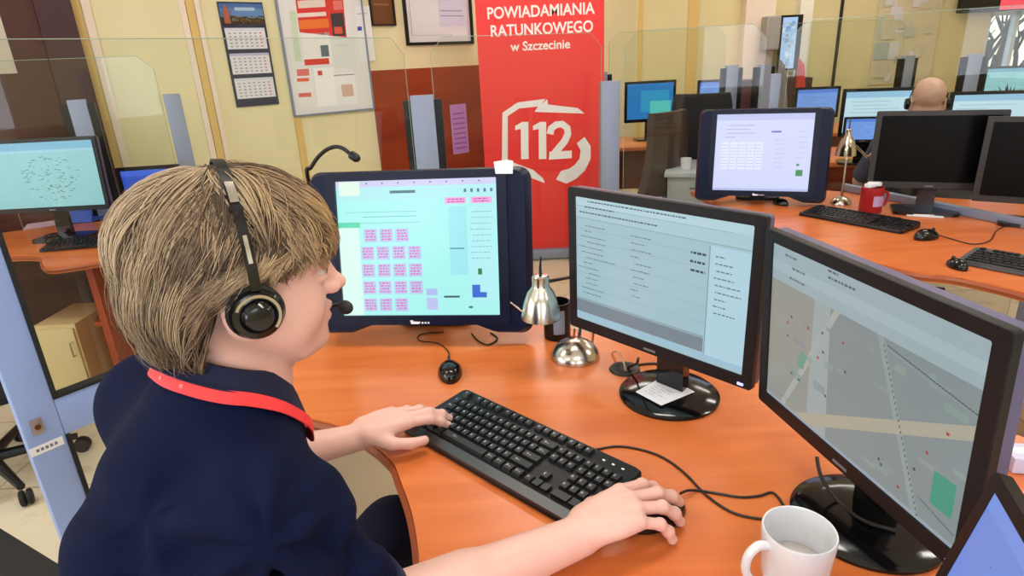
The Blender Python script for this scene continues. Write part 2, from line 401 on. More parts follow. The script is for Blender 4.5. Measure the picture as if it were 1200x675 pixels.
for k in range(70):
    x = rq.uniform(.18, .9); y = rq.uniform(.795, .862); ph.append(((x*w_, y*h_, min(x+rq.uniform(.03, .09), .98)*w_, (y+.012)*h_), rq.choice([(96,62,34),(70,60,34),(58,46,30),(132,92,50),(84,78,50),(120,120,110)]), 5+k))
for k in range(0): x = .05+.065*k; hh = .88+.02*sin(k*2.1); ph.append(((x*w_, .79*h_, min(x+.08, .98)*w_, hh*h_), [(150,78,40),(104,84,36),(70,66,40),(172,110,56)][k % 4], 3))
ph += [([(.3*w_, .86*h_), (.98*w_, .845*h_), (.98*w_, .855*h_), (.3*w_, .873*h_)], (140,150,160), 4)]
ph += [([(.06*w_, .8*h_), (.2*w_, .8*h_), (.2*w_, .92*h_), (.13*w_, .975*h_), (.07*w_, .92*h_)], (168,96,70), 90), ((.02*w_, .94*h_, .98*w_, .985*h_), (70,110,176), 2), ((.35*w_, .92*h_, .8*w_, .95*h_), (176,200,226), 3)]
o = decal('town_photo', ph, PAINT, cal, L); o.data.transform(Matrix.Translation(-Vector(cal.location)))
for k in range(3):
    y0 = (.56-.24*k)*h_; it = [((.05*w_, y0, .95*w_, y0+.2*h_), (228,228,238))]
    it.append(((.05*w_, y0+.175*h_, .95*w_, y0+.2*h_), [(214,218,232), (188,190,222), (214,218,232)][k], 2))
    for r in range(5):
        for c in range(7):
            x = (.12+.115*c)*w_; y = y0+(.02+.031*r)*h_; it.append(((x, y, x+.05*w_, y+.012*h_), (204,110,110) if c == 6 else (150,152,166), 2))
    o = decal('month_sheet', it, PAINT, cal, L); o.data.transform(Matrix.Translation(-Vector(cal.location)))
# notice board
sA = wl(345, 135)[0]; zA = wl(345, 135)[1]; sB = wl(436, 125)[0]; hb = 1.0; wb = sB-sA
sA = (sA+wl(324, 0)[0])/2
nbd = thing('whiteboard', 'white notice board pinned with red posters and papers, on yellow wall', 'whiteboard', wpt((sA+sB)/2, zA, 0))
T_ = Matrix.Translation(-Vector(nbd.location))
bm = nb(); wbox(bm, sA, sB, zA, zA+hb, 0, .015); obj('board', bm, mat('board_white', (232,232,236), .35), nbd, world=True)
bm = nb(); wbox(bm, sA-.012, sB+.012, zA-.012, zA, 0, .022); wbox(bm, sA-.012, sA, zA, zA+hb, 0, .022); wbox(bm, sB, sB+.012, zA, zA+hb, 0, .022); wbox(bm, sA-.012, sB+.012, zA+hb, zA+hb+.012, 0, .022)
obj('board_frame', bm, ALU2, nbd, world=True)
def wpoly(pxs):
    return [wl(*p) for p in pxs]
def cr2(pts): return [(230+x/3.75, y/3.75) for x, y in pts]
LB = WM @ Matrix.Translation((0, 0, .0158))
def wdecal(name, its, parent, T, mt=PAINT, Lm=None):
    o = decal(name, its, mt, parent, Lm or LB); o.data.transform(T); return o
R4 = lambda x0, y0, x1, y1, s=.06: wpoly(cr2([(x0, y0), (x1, y0-(x1-x0)*s), (x1+(y1-y0)*.12, y1-(x1-x0)*s), (x0+(y1-y0)*.12, y1)]))
red = (222,52,44)
s_hi = zA+.93
a, b2 = wl(346, 0)[0], wl(402, 0)[0]
P = wdecal('red_poster', [([(a, s_hi), (b2, s_hi), *wpoly([(405, 44)]), *wpoly([(350, 38)])], red), (R4(585, 60, 640, 160), (60,52,58), 2), (R4(445, 90, 575, 130), (240,120,40), 2),
    (R4(440, 5, 560, 38), (236,214,210), 2), (R4(440, 60, 565, 78), (240,226,222), 3), (R4(595, 5, 635, 45), (232,120,110), 2), (R4(600, 120, 636, 150), (220,90,60), 3)], nbd, T_)
wdecal('paper_sheet', [(R4(455, 150, 580, 285), (240,240,240)), (R4(470, 262, 578, 288), red, 2), (R4(540, 200, 575, 250), (96,110,120), 2)], nbd, T_)
wdecal('paper_sheet', [(R4(432, 300, 500, 460), (238,236,238)), (R4(436, 305, 490, 335), (226,120,112), 2), (R4(438, 345, 490, 360), (232,96,60), 2), (R4(445, 410, 500, 428), (220,110,96), 2)], nbd, T_)
wdecal('paper_sheet', [(R4(510, 300, 600, 468), (246,246,250), 2), (R4(528, 312, 548, 332), (206,60,70), 3)], nbd, T_)
wdecal('paper_sheet', [(R4(598, 322, 690, 462), (240,240,246), 3), (R4(632, 372, 682, 425), (214,180,168), 4), (R4(600, 330, 690, 334), (130,130,140), 4)], nbd, T_)
wdecal('paper_sheet', [(R4(585, 170, 685, 300), (224,228,228)), (R4(610, 200, 660, 202), (180,184,190), 2)], nbd, T_)
wdecal('paper_sheet', [(R4(690, 30, 755, 270), (236,238,242)), (R4(703, 118, 722, 136), (70,70,190), 2), (R4(700, 60, 745, 64), (190,190,200), 2)], nbd, T_)
wdecal('green_scribble', [(R4(405, 50, 432, 270), (206,222,196))], nbd, T_)
# small brown frame and black framed certificate
def framed(px, zt, name, label, fcol, its, fw):
    a, z0 = wl(*px[0]); b3, z1b = wl(*px[1]); z0 = (z0+z1b)/2; t = thing(name, label, 'picture frame', wpt((a+b3)/2, z0, 0)); Tt = Matrix.Translation(-Vector(t.location))
    bm = nb(); ow, oh = b3-a, zt; cx, cy = (a+b3)/2, z0+oh/2
    o_ = [(cx+x, cy+y) for x, y in rrect(ow, oh, .002, 1)]; i_ = [(cx+x, cy+y) for x, y in rrect(ow-2*fw, oh-2*fw, .002, 1)]
    ringprism(bm, o_, i_, 0, .022, WM); obj('frame', bm, fcol, t, world=True)
    Lf = WM @ Matrix.Translation((a+fw, z0+fw, .006)); W, H = ow-2*fw, oh-2*fw
    wdecal('picture', [((x0*W, y0*H, x1*W, y1*H), c, lv) for x0, y0, x1, y1, c, lv in its], t, Tt, PAINT, Lf)
framed([(435, 32), (463, 29)], .28, 'brown_plaque', 'small dark-rimmed brown plaque beside the white notice board', DARKMET, [(0, 0, 1, 1, (110,66,24), 1), (.15, .5, .85, .55, (150,100,50), 2), (.15, .7, .85, .74, (150,100,50), 2)], .012)
framed([(476, 54), (554, 51)], .42, 'framed_certificate', 'white certificate in a thick black frame above brown cladding', BLACKP,
       [(0, 0, 1, 1, (228,228,234), 1), (.06, .13, .97, .135, (110,120,140), 2), (.06, .13, .066, 1, (110,120,140), 2), (.5, .3, .95, 1, (214,212,236), 2), (.52, .5, .9, .52, (150,150,180), 3), (.52, .6, .88, .62, (150,150,180), 3), (.7, .12, .95, .18, (236,236,240), 4)], .022)
a, z1_ = wl(525, 123); b3, z0_ = wl(548, 178)
t = tag(obj('purple_notice', wbox(nb(), a, b3, z0_, z1_, .0205, .0225), mat('purple_paper', (196,140,216), .6)), 'narrow purple notice stuck on the red-brown cladding', 'notice')
wdecal('notice_print', [((a+.02, z0_+(z1_-z0_)*(.1+.1*k), b3-.02, z0_+(z1_-z0_)*(.13+.1*k)), (150,90,180)) for k in range(8)], t, Matrix(), PAINT, WM @ Matrix.Translation((0, 0, .023)))

# ------------------------------------------------------------------ roll-up banner
BY = 4.57
def bp(px, py): p = onpl(px, py, (0, BY, 0), (0, 1, 0)); return p[0], p[2]
bx0 = (bp(562, 10)[0]+bp(569, 280)[0])/2; bx1 = (bp(712, 10)[0]+bp(704, 280)[0])/2; bz0 = bp(640, 300)[1]
bz0 = max(bz0, .07); ban = thing('rollup_banner', 'tall red roll-up banner with white lettering and emblem, on silver base', 'banner', ((bx0+bx1)/2, BY, 0))
bcx = (bx0+bx1)/2; BM = frame_m((0, BY, 0), (1, 0, 0), (0, 0, 1), (0, -1, 0)); Tb = Matrix.Translation(-Vector(ban.location))
BREDM = mat('banner_red_vinyl', (232,44,40), .45)
bm = nb(); box(bm, (bcx, BY, (bz0+2.16)/2), (bx1-bx0, .003, 2.16-bz0)); obj('banner_sheet', bm, BREDM, ban, world=True)
bm = nb(); box(bm, (bcx, BY, .045), (bx1-bx0+.03, .1, .075), bev=.012); 
for sx in (-.3, .3): box(bm, (bcx+sx, BY-.0, .006), (.04, .3, .012))
obj('banner_base', bm, ALU2, ban, world=True)
bm = nb(); box(bm, (bcx, BY, 2.17), (bx1-bx0+.01, .02, .03)); tube(bm, [(bcx, BY+.03, .07), (bcx, BY+.03, 2.17)], .01); obj('banner_pole', bm, ALU2, ban, world=True)
Lb = BM @ Matrix.Translation((0, 0, .0022)); its = []
def btext(s, pl, pr, py, cap):
    x0, z_ = bp(pl[0], py[0]); x1, zb = bp(pr[0], py[1]); P = text_polys(s, 1, .02)
    xs = [p[0] for q in P for p in q]; ys = [p[1] for q in P for p in q]; kx = (x1-x0)/(max(xs)-min(xs)); ky = cap/(max(ys)-min(ys)); cz = (z_+zb)/2
    LT = [([(x0+(x-min(xs))*kx, cz+(y-(min(ys)+max(ys))/2)*ky) for x, y in q], (238,228,226)) for q in P]; o = decal('lettering', LT, PAINT, ban, Lb); o.data.transform(Tb)
btext('POWIADAMIANIA', (571, 0), (697, 0), (15, 10), .075); btext('RATUNKOWEGO', (575, 0), (695, 0), (36, 31), .075); btext('w Szczecinie', (598, 0), (668, 0), (54, 52), .06)

def b3m(pts): return [bp(460+x/3.067, y/3.067) for x, y in pts]
def strip(A, B): return [[A[i], A[i+1], B[i+1], B[i]] for i in range(len(A)-1)]
for ox in (0, 64): 
    its.append((b3m([(441+ox,468),(441+ox,452),(466+ox,438),(488+ox,438),(489+ox,571),(462+ox,572),(461+ox,463)]), (240,234,234), 2))
tw = [(566,482),(570,462),(588,448),(610,446),(628,460),(630,482),(618,508),(596,534),(578,556)]
to_, ti_ = [], []
for i_, (x_, y_) in enumerate(tw):
    a_, b_ = tw[max(i_-1, 0)], tw[min(i_+1, len(tw)-1)]; dx_, dy_ = b_[0]-a_[0], b_[1]-a_[1]; l_ = (dx_*dx_+dy_*dy_)**.5; nx_, ny_ = dy_/l_*12.5, -dx_/l_*12.5
    to_.append((x_+nx_, y_+ny_)); ti_.append((x_-nx_, y_-ny_))
for q in strip(to_, ti_): its.append((b3m(q), (240,234,234), 2))
its.append((b3m([(564,545),(644,541),(644,568),(562,574)]), (240,234,234), 3))
o = decal('numerals', its, PAINT, ban, Lb); o.data.transform(Tb); its = []
out_ = [(550,355),(450,368),(395,405),(393,590),(500,640),(548,658)]; in_ = [(530,382),(455,390),(414,417),(414,577),(505,610),(540,640)]
for q in strip(out_, in_): its.append((b3m(q), (236,230,232)))
its.append((b3m([(526,384),(556,356),(560,380),(535,398)]), (236,230,232), 3)); its.append((b3m([(530,372),(665,388),(690,408),(510,402)]), (236,230,232), 2))
o = decal('emblem_outline', its, PAINT, ban, Lb); o.data.transform(Tb); its = []
ho = [(690,492),(712,525),(712,570),(692,612),(660,642),(625,660),(588,645)]; hi_ = [(662,515),(676,540),(672,570),(655,592),(635,606),(612,612),(604,616)]
for q in strip(ho, hi_): its.append((b3m(q), (236,230,232)))
o = decal('handset_emblem', its, PAINT, ban, Lb); o.data.transform(Tb)

# ------------------------------------------------------------------ glass partitions
def fence(label, P, Q, posts, gap0=.06, gap1=.06, H=1.56, zb=.12, group=None, ph=1.31, pw=.11, dark=(), face=()):
    P = Vector((P[0], P[1], 0)); Q = Vector((Q[0], Q[1], 0)); d = (Q-P); Ln = d.length; d.normalize(); n_ = Vector((-d.y, d.x, 0))
    t = thing('glass_partition', label, 'glass partition', P)
    M = frame_m((0, 0, 0), d, (0, 0, 1), n_)
    ch = .07; x0, x1 = gap0, Ln-gap1
    pts = [(x0, zb), (x1, zb), (x1, H-ch), (x1-ch, H), (x0+ch, H), (x0, H-ch)]
    prism(bm := nb(), pts, -.003, .003, M); obj('glass_panel', bm, GLASS, t)
    bm = nb(); tube(bm, [M @ Vector((x, z, 0)) for x, z in pts+[pts[0]]], .0014, 5); obj('glass_rim', bm, GLASSEDGE, t)
    for i, s_ in enumerate(posts):
        Mp = M
        if i in face: c0 = M @ Vector((s_, 0, 0)); Mp = frame_m(c0, (1, 0, 0), (0, 0, 1), (0, -1, 0)) @ Matrix.Translation((-s_, 0, 0))
        bm = nb(); box(bm, (s_, ph/2, 0), (pw, ph, .05), M=Mp, bev=.004); pp = obj('post', bm, ALU2, t)
        if i in dark:
            bm = nb()
            for sg in (-1, 1): box(bm, (s_+sg*(pw/2+.018), ph/2-.01, 0), (.034, ph-.02, .04), M=Mp)
            obj('black_edge_strip', bm, BLACKP, pp)
    return t
G0 = Vector((-1.42, 1.69, 0)); PA = Vector((-.375, 3.05, 0)); PB = Vector((.6, 3.62, 0)); PCc = Vector((1.45, 3.45, 0)); PD = Vector((2.45, 2.72, 0))
ga = (PA-G0).normalized()
# aluminium framed gate panel with glass above and below its rail
gn = Vector((-ga.y, ga.x, 0)); GM = frame_m((0, 0, 0), ga, (0, 0, 1), gn)
def gl(px, py): p = onpl(px, py, G0, np.array(gn)); return float(np.dot(p-np.array(G0), np.array(ga))), float(p[2])
q0 = gl(73, 508); q1 = gl(57, 467); q2 = gl(44, 418); q3 = gl(50, 500); xr = (q0[0]+q2[0])/2; xl = gl(22, 500)[0]
gate = thing('glass_gate', 'blue-grey metal framed glass panel behind the seated operator, with a small lock', 'glass partition', G0)
bm = nb(); box(bm, ((xl+xr)/2, .78, 0), (xr-xl, 1.5, .04), M=GM, bev=.004); obj('stile', bm, ALU, gate)
Lg = (PA-G0).length; rz0, rz1 = q0[1], q1[1]
bm = nb(); box(bm, ((xr+Lg-.1)/2, (rz0+rz1)/2, 0), (Lg-.1-xr, rz1-rz0, .036), M=GM, bev=.004); obj('rail', bm, ALU, gate)
bm = nb(); box(bm, ((xr+Lg-.1)/2, .09, 0), (Lg-.1-xr, .08, .036), M=GM, bev=.004); obj('rail', bm, ALU, gate)
pts = [(xr, rz1), (Lg-.09, rz1), (Lg-.09, 1.49), (Lg-.16, 1.56), (xl, 1.56), (xl, 1.53), (xr, 1.53)]
prism(bm := nb(), pts, -.003, .003, GM); obj('glass_panel', bm, GLASS, gate)
prism(bm := nb(), [(xr, .13), (Lg-.1, .13), (Lg-.1, rz0), (xr, rz0)], -.003, .003, GM); obj('glass_panel', bm, GLASS, gate)
bm = nb(); tube(bm, [GM @ Vector(p) for p in ((Lg-.09, rz1, 0), (Lg-.09, 1.49, 0), (Lg-.16, 1.56, 0), (xl, 1.56, 0))], .0014, 5); obj('glass_rim', bm, GLASSEDGE, gate)
bm = nb()
for a_, b_, c_, d_ in ((xr, xr+.012, .13, rz0), (xr, xr+.012, rz1, 1.52), (xr, Lg-.1, rz1, rz1+.01)): box(bm, ((a_+b_)/2, (c_+d_)/2, -.005), (b_-a_, d_-c_, .04), M=GM)
obj('rubber_gasket', bm, RUBBER, gate)
lk = gl(40, 497); bm = nb(); box(bm, (lk[0], lk[1], -.023), (.03, .05, .012), M=GM, bev=.003); lo = obj('lock', bm, mat('lock_steel', (170,160,160), .4, .7), gate)
bm = nb(); lathe(bm, [(0, 0), (.008, 0), (.008, .006), (0, .006)], 12, M=GM @ Matrix.Translation((lk[0], lk[1], -.034))); obj('lock_cylinder', bm, mat('brass', (120,84,50), .4, .9), lo)
st_ = gl(52, 521); bm = nb(); box(bm, (st_[0], st_[1], -.0212), (.088, .028, .001), M=GM); so = obj('sticker', bm, PAPER, gate)
decal('sticker_print', [((st_[0]-.028+.012*k, st_[1]-.005, st_[0]-.02+.012*k, st_[1]+.005), (110,110,130)) for k in range(5)], PAINT, so, GM @ Matrix.Translation((0, 0, -.0222)) @ Matrix.Rotation(pi, 4, 'Y') @ Matrix.Scale(-1, 4, (1, 0, 0)))
fence('clear glass partition running from the black-edged post to the grey post beside the red banner', PA, PB, [0, (PB-PA).length], dark=(0,), face=(0, 1))
fence('clear glass partition behind the bright back-desk monitor', PB, PCc, [(PCc-PB).length], gap0=.08, pw=.05)
fence('clear glass partition behind the two switched-off monitors', PCc, PD, [(PD-PCc).length], gap0=.06, pw=.05)
p90 = dep(93, 130, 3.25); p205 = dep(205, 130, 3.45)
dd_ = Vector((p205[0]-p90[0], p205[1]-p90[1], 0)); L9 = dd_.length; dd_.normalize()
fence('clear glass partition with two grey posts behind the left desk', (p90[0]-dd_.x*.45, p90[1]-dd_.y*.45), (p205[0], p205[1]), [.45, .45+L9], gap1=.055, ph=1.36, pw=.085, dark=(0,))

# ------------------------------------------------------------------ desks
def ptsz(L_): return [(p[0], p[1]) for p in L_]
def smooth_poly(pts, k=5):
    n = len(pts); out = []
    for i in range(n):
        p0, p1, p2, p3 = [Vector((*pts[(i+j) % n][:2], 0)) for j in (-1, 0, 1, 2)]
        if len(pts[i]) > 2 or len(pts[(i+1) % n]) > 2: pass
        out.append(tuple(p1[:2]))
        if len(pts[i]) == 2 and len(pts[(i+1) % n]) == 2:
            for j in range(1, k):
                t = j/k; q = .5*((2*p1)+(p2-p0)*t+(2*p0-5*p1+4*p2-p3)*t*t+(3*p1-p0-3*p2+p3)*t**3); out.append(tuple(q[:2]))
    return out
def desk(label, outline, legs, top=.75, th=.028, loc=(0, 0), panels=()):
    t = thing('corner_desk', label, 'desk', (loc[0], loc[1], 0))
    P = [(x-loc[0], y-loc[1]) for x, y in smooth_poly(outline)]
    bm = nb(); prism(bm, P, top-th, top)
    es = [e for e in bm.edges if abs(e.verts[0].co.z-top) < 1e-5 and abs(e.verts[1].co.z-top) < 1e-5]
    bmesh.ops.bevel(bm, geom=es, offset=.004, segments=2, affect='EDGES'); bmesh.ops.triangulate(bm, faces=[f for f in bm.faces if len(f.verts) > 4])
    obj('desktop', bm, DESK, t)
    bm = nb(); n = len(P)
    c = Vector((sum(p[0] for p in P)/n, sum(p[1] for p in P)/n)); R_ = [Vector((p[0], p[1], top-.014)) for p in P]+[Vector((*P[0], top-.014))]
    tube(bm, R_, .0105, 6, cap=False); obj('edge_banding', bm, DESKEDGE, t)
    for (x0, y0, x1, y1) in panels:
        a = Vector((x0-loc[0], y0-loc[1], 0)); b = Vector((x1-loc[0], y1-loc[1], 0)); d = (b-a).normalized(); M = frame_m(a, d, (0, 0, 1), (-d.y, d.x, 0))
        bm = nb(); box(bm, ((b-a).length/2, (top-th)/2+.005, 0), ((b-a).length, top-th-.012, .025), M=M); obj('side_panel', bm, PANELW, t)
    for x, y in legs:
        bm = nb(); lathe(bm, [(0, 0), (.04, 0), (.04, .012), (.03, .02), (.03, top-th-.01), (.05, top-th-.005), (.05, top-th-.001), (0, top-th-.001)], 20, M=Matrix.Translation((x-loc[0], y-loc[1], 0))); obj('leg', bm, DARKMET, t)
    return t
MD = [(-.105, .30, 1), (-.135, .5), (-.154, .70), (-.178, .818), (-.212, .915), (-.25, .998), (-.35, 1.10), (-.469, 1.16), (-.62, 1.2), (-.74, 1.22, 1), (-.76, 1.60, 1), (-.60, 1.70, 1), (-.25, 1.72), (.02, 1.63), (.12, 1.575), (.25, 1.47), (.42, 1.33), (.62, 1.2), (.86, 1.05, 1), (1.0, .85, 1), (1.0, .3, 1)]
desk('orange cherry curved corner desk in the foreground, carrying the keyboard and mug', MD, [(-.05, .42), (.93, .4), (.6, 1.1), (-.66, 1.58)], loc=(.3, 1.0), panels=[(-.70, 1.26, -.70, 1.56)])
bm = nb(); box(bm, (-.62, .58, .40), (.80, .018, .64)); obj('under_desk_panel', bm, mat('beige_panel', (246,234,206), .6), [o for o in C.objects if o.name.startswith('corner_desk')][0], label='beige modesty panel')
BD = [(.98, 3.25, 1), (1.0, 2.9), (1.06, 2.6), (1.13, 2.25), (1.2, 2.0), (1.28, 1.85), (1.37, 1.79), (1.44, 1.68), (1.52, 1.52), (1.75, 1.35), (2.1, 1.25, 1), (2.75, 1.2, 1), (2.85, 2.2, 1), (2.3, 2.62, 1), (1.75, 2.98, 1), (1.35, 3.3, 1)]
desk('orange cherry curved desk at the back right, under the switched-off monitors', BD, [(1.35, 2.1), (2.6, 1.4), (2.6, 2.15), (1.2, 3.1)], loc=(1.9, 2.2), panels=[(1.6, 1.55, 1.95, 1.95)])
LD = [(-3.1, 2.25, 1), (-2.5, 2.60), (-2.2, 2.63), (-2.03, 2.60), (-1.94, 2.49), (-1.86, 2.41), (-1.75, 2.44), (-1.45, 2.60, 1), (-1.30, 3.2, 1), (-1.72, 3.36, 1), (-2.3, 3.2, 1), (-3.1, 2.85, 1)]
ld = desk('orange cherry desk with a wavy front edge behind the glass on the left', LD, [(-2.9, 2.6), (-1.5, 3.15)], loc=(-2.2, 2.9), panels=[(-1.78, 2.52, -1.98, 3.2)])
bm = nb(); box(bm, (.55, -.05, .42), (.46, .5, .02)); obj('shelf', bm, PANELW, ld)
bm = nb(); box(bm, (-.1, .33, .38), (1.3, .02, .66), rz=.12); obj('under_desk_panel', bm, mat('under_desk_shade', (58,34,28), .6), ld, label='dark brown modesty panel')  # dark sheet whose colour stands for the shadow beneath the left desk
cb = thing('storage_cabinet', 'low beige cabinet standing in the shade beneath the left desk', 'cabinet', (-2.2, 2.92, 0))
bm = nb(); box(bm, (0, 0, .18), (.2, .3, .36), bev=.006); obj('body', bm, mat('cabinet_beige', (214,190,136), .6), cb)
bm = nb(); box(bm, (0, -.155, .18), (.18, .012, .32), bev=.003); dd2 = obj('door', bm, mat('cabinet_beige_door', (220,198,146), .6), cb)
bm = nb(); tube(bm, [(.07, -.16, .2), (.07, -.18, .2), (.07, -.18, .27), (.07, -.16, .27)], .004); obj('handle', bm, CHROME, dd2)
# grey cable rail behind the back desk
a = onz(1105, 243, .8); b = onz(1199, 262, .8)
bm = nb(); p_, q_ = Vector(a), Vector(b); d_ = (q_-p_).normalized(); p_ -= d_*.62; q_ += d_*.6; p_ += Vector((-d_.y, d_.x, 0))*.13; M = frame_m((p_.x, p_.y, 0), Vector((d_.x, d_.y, 0)).normalized(), (0, 0, 1), Vector((-d_.y, d_.x, 0)).normalized())
box(bm, ((q_-p_).length/2, .768, .0), ((q_-p_).length, .034, .03), M=M, bev=.004); tag(obj('cable_rail', bm, ALU2), 'grey metal rail lying along the back edge of the back right desk', 'rail')
#@@PART3
# ------------------------------------------------------------------ monitors
def pm(zc, tilt, y0=0, xs=0): return Matrix.Translation((xs, y0, zc)) @ Matrix.Rotation(-tilt, 4, 'X') @ Matrix(((1, 0, 0, 0), (0, 0, -1, 0), (0, 1, 0, 0), (0, 0, 0, 1)))
# in pm space: x right, y up, z towards the viewer
def lines(x0, y0, x1, y1, n, col, rnd, h=.008, wmin=.2, wmax=.9, lv=2):
    out = []
    for i in range(n):
        y = y1-(y1-y0)*(i+.5)/n; a = x0+rnd.random()*.1*(x1-x0); b = a+(x1-x0)*rnd.uniform(wmin, wmax); b = min(b, x1)
        x = a
        while x < b:
            w = rnd.uniform(.006, .022); out.append(((x, y-h/2, min(x+w, b), y+h/2), col, lv)); x += w+.005
    return out
def ui_main(r):
    L = [((0, 0, 1, 1), (170,244,240)), ((0, .955, 1, 1), (206,206,240), 2), ((0, .86, 1, .955), (176,236,240), 2), ((0, .0, .13, .69), (216,252,240), 2), ((0, .66, .14, .70), (84,216,176), 3), ((.02, .895, .15, .995), (224,255,232), 3)]
    for i in range(8): L.append(((.19+.1*i, .975, .2+.1*i, .985), (90,90,150), 3))
    L.append(((.34, .905, .5, .925), (60,110,120), 3)); L += [((.8+.04*i, .9, .815+.04*i, .925), (90,110,150), 3) for i in range(5)]
    for x in (.68, .84):
        L.append(((x, .82, x+.13, .865), (244,170,226), 3)); L += lines(x+.01, .825, x+.12, .86, 2, (200,80,170), r, .01, .8, 1, 4)
    L.append(((.7, .3, .81, .8), (160,232,240), 2)); L.append(((.82, .1, .98, .8), (178,240,244), 2)); L += lines(.83, .4, .97, .78, 9, (130,190,206), r, .006, .8, 1, 3)
    L += [((.16, .735, .5, .74), (110,190,200), 3), ((.05, .69, .52, .695), (120,200,200), 3), ((.05, .77, .5, .775), (140,200,210), 3)]
    for k, (yy, n, x0) in enumerate(((.55, 3, .16), (.42, 4, .135), (.29, 4, .135), (.16, 4, .135), (.03, 3, .135))):
        for i in range(n):
            x = x0+i*.1; L.append(((x, yy, x+.085, yy+.1), (184,206,240), 3)); L += lines(x+.008, yy+.01, x+.078, yy+.095, 4, (214,110,190), r, .013, .85, 1, 4)
    L += [((.54, .15, .61, .2), (176,190,240), 3), ((.54, .04, .61, .13), (190,196,240), 3), ((.65, .13, .75, .145), (60,100,110), 3), ((.7, .49, .79, .5), (90,150,160), 3), ((.87, .3, .895, .345), (40,130,80), 3), ((.83, .13, .92, .17), (60,110,210), 3), ((.83, .13, .88, .225), (60,110,210), 3), ((.805, .05, .83, .065), (60,110,120), 3)]
    return L
def ui_form(r):
    bg = (158,190,200)
    L = [((0, 0, 1, 1), bg), ((0, .93, 1, 1), (176,206,216), 2), ((0, .84, 1, .93), (166,198,208), 2), ((.8, .06, 1, .82), (172,206,220), 2), ((.0, .03, 1, .06), (150,190,210), 2)]
    L += [((0, .835, 1, .838), (110,140,150), 3), ((.795, .06, .8, .82), (120,150,160), 3), ((0, .925, .9, .928), (130,160,170), 3)]
    L.append(([(0, .2), (.79, .07), (.79, .19), (0, .32)], (112,128,138), 3)) if False else L.append(((0, .07, .79, .17), (116,132,142), 3))
    L.append(((0, .17, .79, .19), (140,164,172), 3))
    L += lines(.02, .86, .7, .99, 3, (70,90,100), r, .01, .15, .9, 4); L += lines(.02, .22, .75, .8, 14, (90,112,122), r, .007, .05, .3, 4); L += lines(.35, .3, .78, .8, 10, (90,112,122), r, .007, .1, .3, 4)
    L += lines(.7, .6, .78, .78, 3, (50,70,80), r, .016, .9, 1, 4); L += lines(.82, .35, .97, .78, 9, (86,108,130), r, .008, .3, .9, 4)
    for y in (.28, .4, .52, .66, .75): L.append(((.01, y, .79, y+.003), (140,170,180), 3))
    return L
def ui_map(r):
    L = [((0, 0, 1, 1), (126,140,141)), ((0, .78, 1, 1), (150,170,176), 2), ((0, .84, 1, .9), (158,178,184), 3), ((0, 0, .28, .78), (142,146,138), 2)]
    L += [([(.28, 0), (.40, 0), (.37, .78), (.28, .78)], (150,164,164), 3), ([(.0, -.0), (.28, .0), (1, .56), (1, .63), (.2, .02)], (164,162,146), 4), ([(.83, 0), (.86, 0), (.63, .78), (.6, .78)], (138,154,154), 3), ([(.64, .73), (1, .655), (1, .67), (.65, .75)], (130,146,150), 4), ([(.1, 0), (.13, 0), (.42, .78), (.39, .78)], (160,168,162), 3)]
    L.append(((.885, .14, .965, .31), (60,146,122), 5))
    L.append(([(.2, .33), (.24, .33), (.26, .42), (.22, .44)], (104,150,134), 5))
    for i in range(26):
        x, y = r.uniform(.03, .95), r.uniform(.05, .7); L.append(((x, y, x+r.uniform(.02, .08), y+r.uniform(.01, .05)), (132+r.randint(-6, 8), 144+r.randint(-6, 8), 144), 3))
    for i in range(18):
        x, y = r.uniform(.05, .95), r.uniform(.06, .72); L.append(((x, y, x+.01, y+.015), r.choice([(170,60,60), (70,80,90), (70,80,90)]), 6))
    L += lines(.05, .8, .9, .98, 3, (90,106,112), r, .012, .05, .15, 5); L += lines(.3, .92, .8, .99, 2, (80,96,104), r, .012, .1, .3, 5)
    for i in range(30): t = i/30; L.append(((.845-.22*t, .02+.74*t, .85-.22*t, .034+.74*t), (88,98,102), 6)); L.append(((.65+.34*t, .745-.08*t, .66+.34*t, .753-.08*t), (84,94,102), 6))
    for i in range(22): t = i/22; L.append(((.84+.14*t, .12-.05*t, .85+.14*t, .127-.05*t), (96,110,116), 6))
    L.append(((0, 0, 1, .025), (150,160,170), 5)); return L
def ui_region(r):
    L = [((0, 0, 1, 1), (140,196,200)), ((0, .88, 1, 1), (110,176,206), 2), ((0, .84, 1, .88), (150,200,216), 2)]
    for i in range(110):
        a = r.uniform(0, 6.28); d = sqrt(r.random()); x, y = .55+.27*d*cos(a), .44+.34*d*sin(a); L.append(((x, y, x+r.uniform(.01, .035), y+.013), r.choice([(80,140,110), (70,120,130), (100,150,140)]), 3))
    return L
def ui_table(r):
    L = [((0, 0, 1, 1), (208,214,248)), ((0, .92, 1, 1), (190,196,236), 2), ((0, .0, 1, .03), (180,190,236), 2)]
    for i in range(5): L.append(((.07+.09*i, .28, .145+.09*i, .64), (226,230,255), 2)); L += lines(.07+.09*i, .3, .145+.09*i, .62, 8, (168,174,214), r, .008, .8, .95, 3)
    L += lines(.05, .68, .9, .88, 4, (150,156,206), r, .01, .1, .5, 3); L.append(((.58, .76, .68, .78), (110,90,190), 4)); L += lines(.62, .28, .75, .7, 7, (180,186,224), r, .008, .6, .9, 3)
    L.append(((.86, .2, .93, .28), (50,140,80), 4)); L.append(((.86, .33, .89, .36), (60,150,90), 4)); L += lines(.85, .4, .96, .8, 6, (180,186,224), r, .008, .6, .9, 3); return L
def ui_plain(c1, c2):
    def f(r):
        L = [((0, 0, 1, 1), c1), ((0, .85, 1, 1), c2, 2)]; L += lines(.05, .1, .95, .8, 8, tuple(int(v*.82) for v in c1), r, .02, .3, .9, 3); return L
    return f
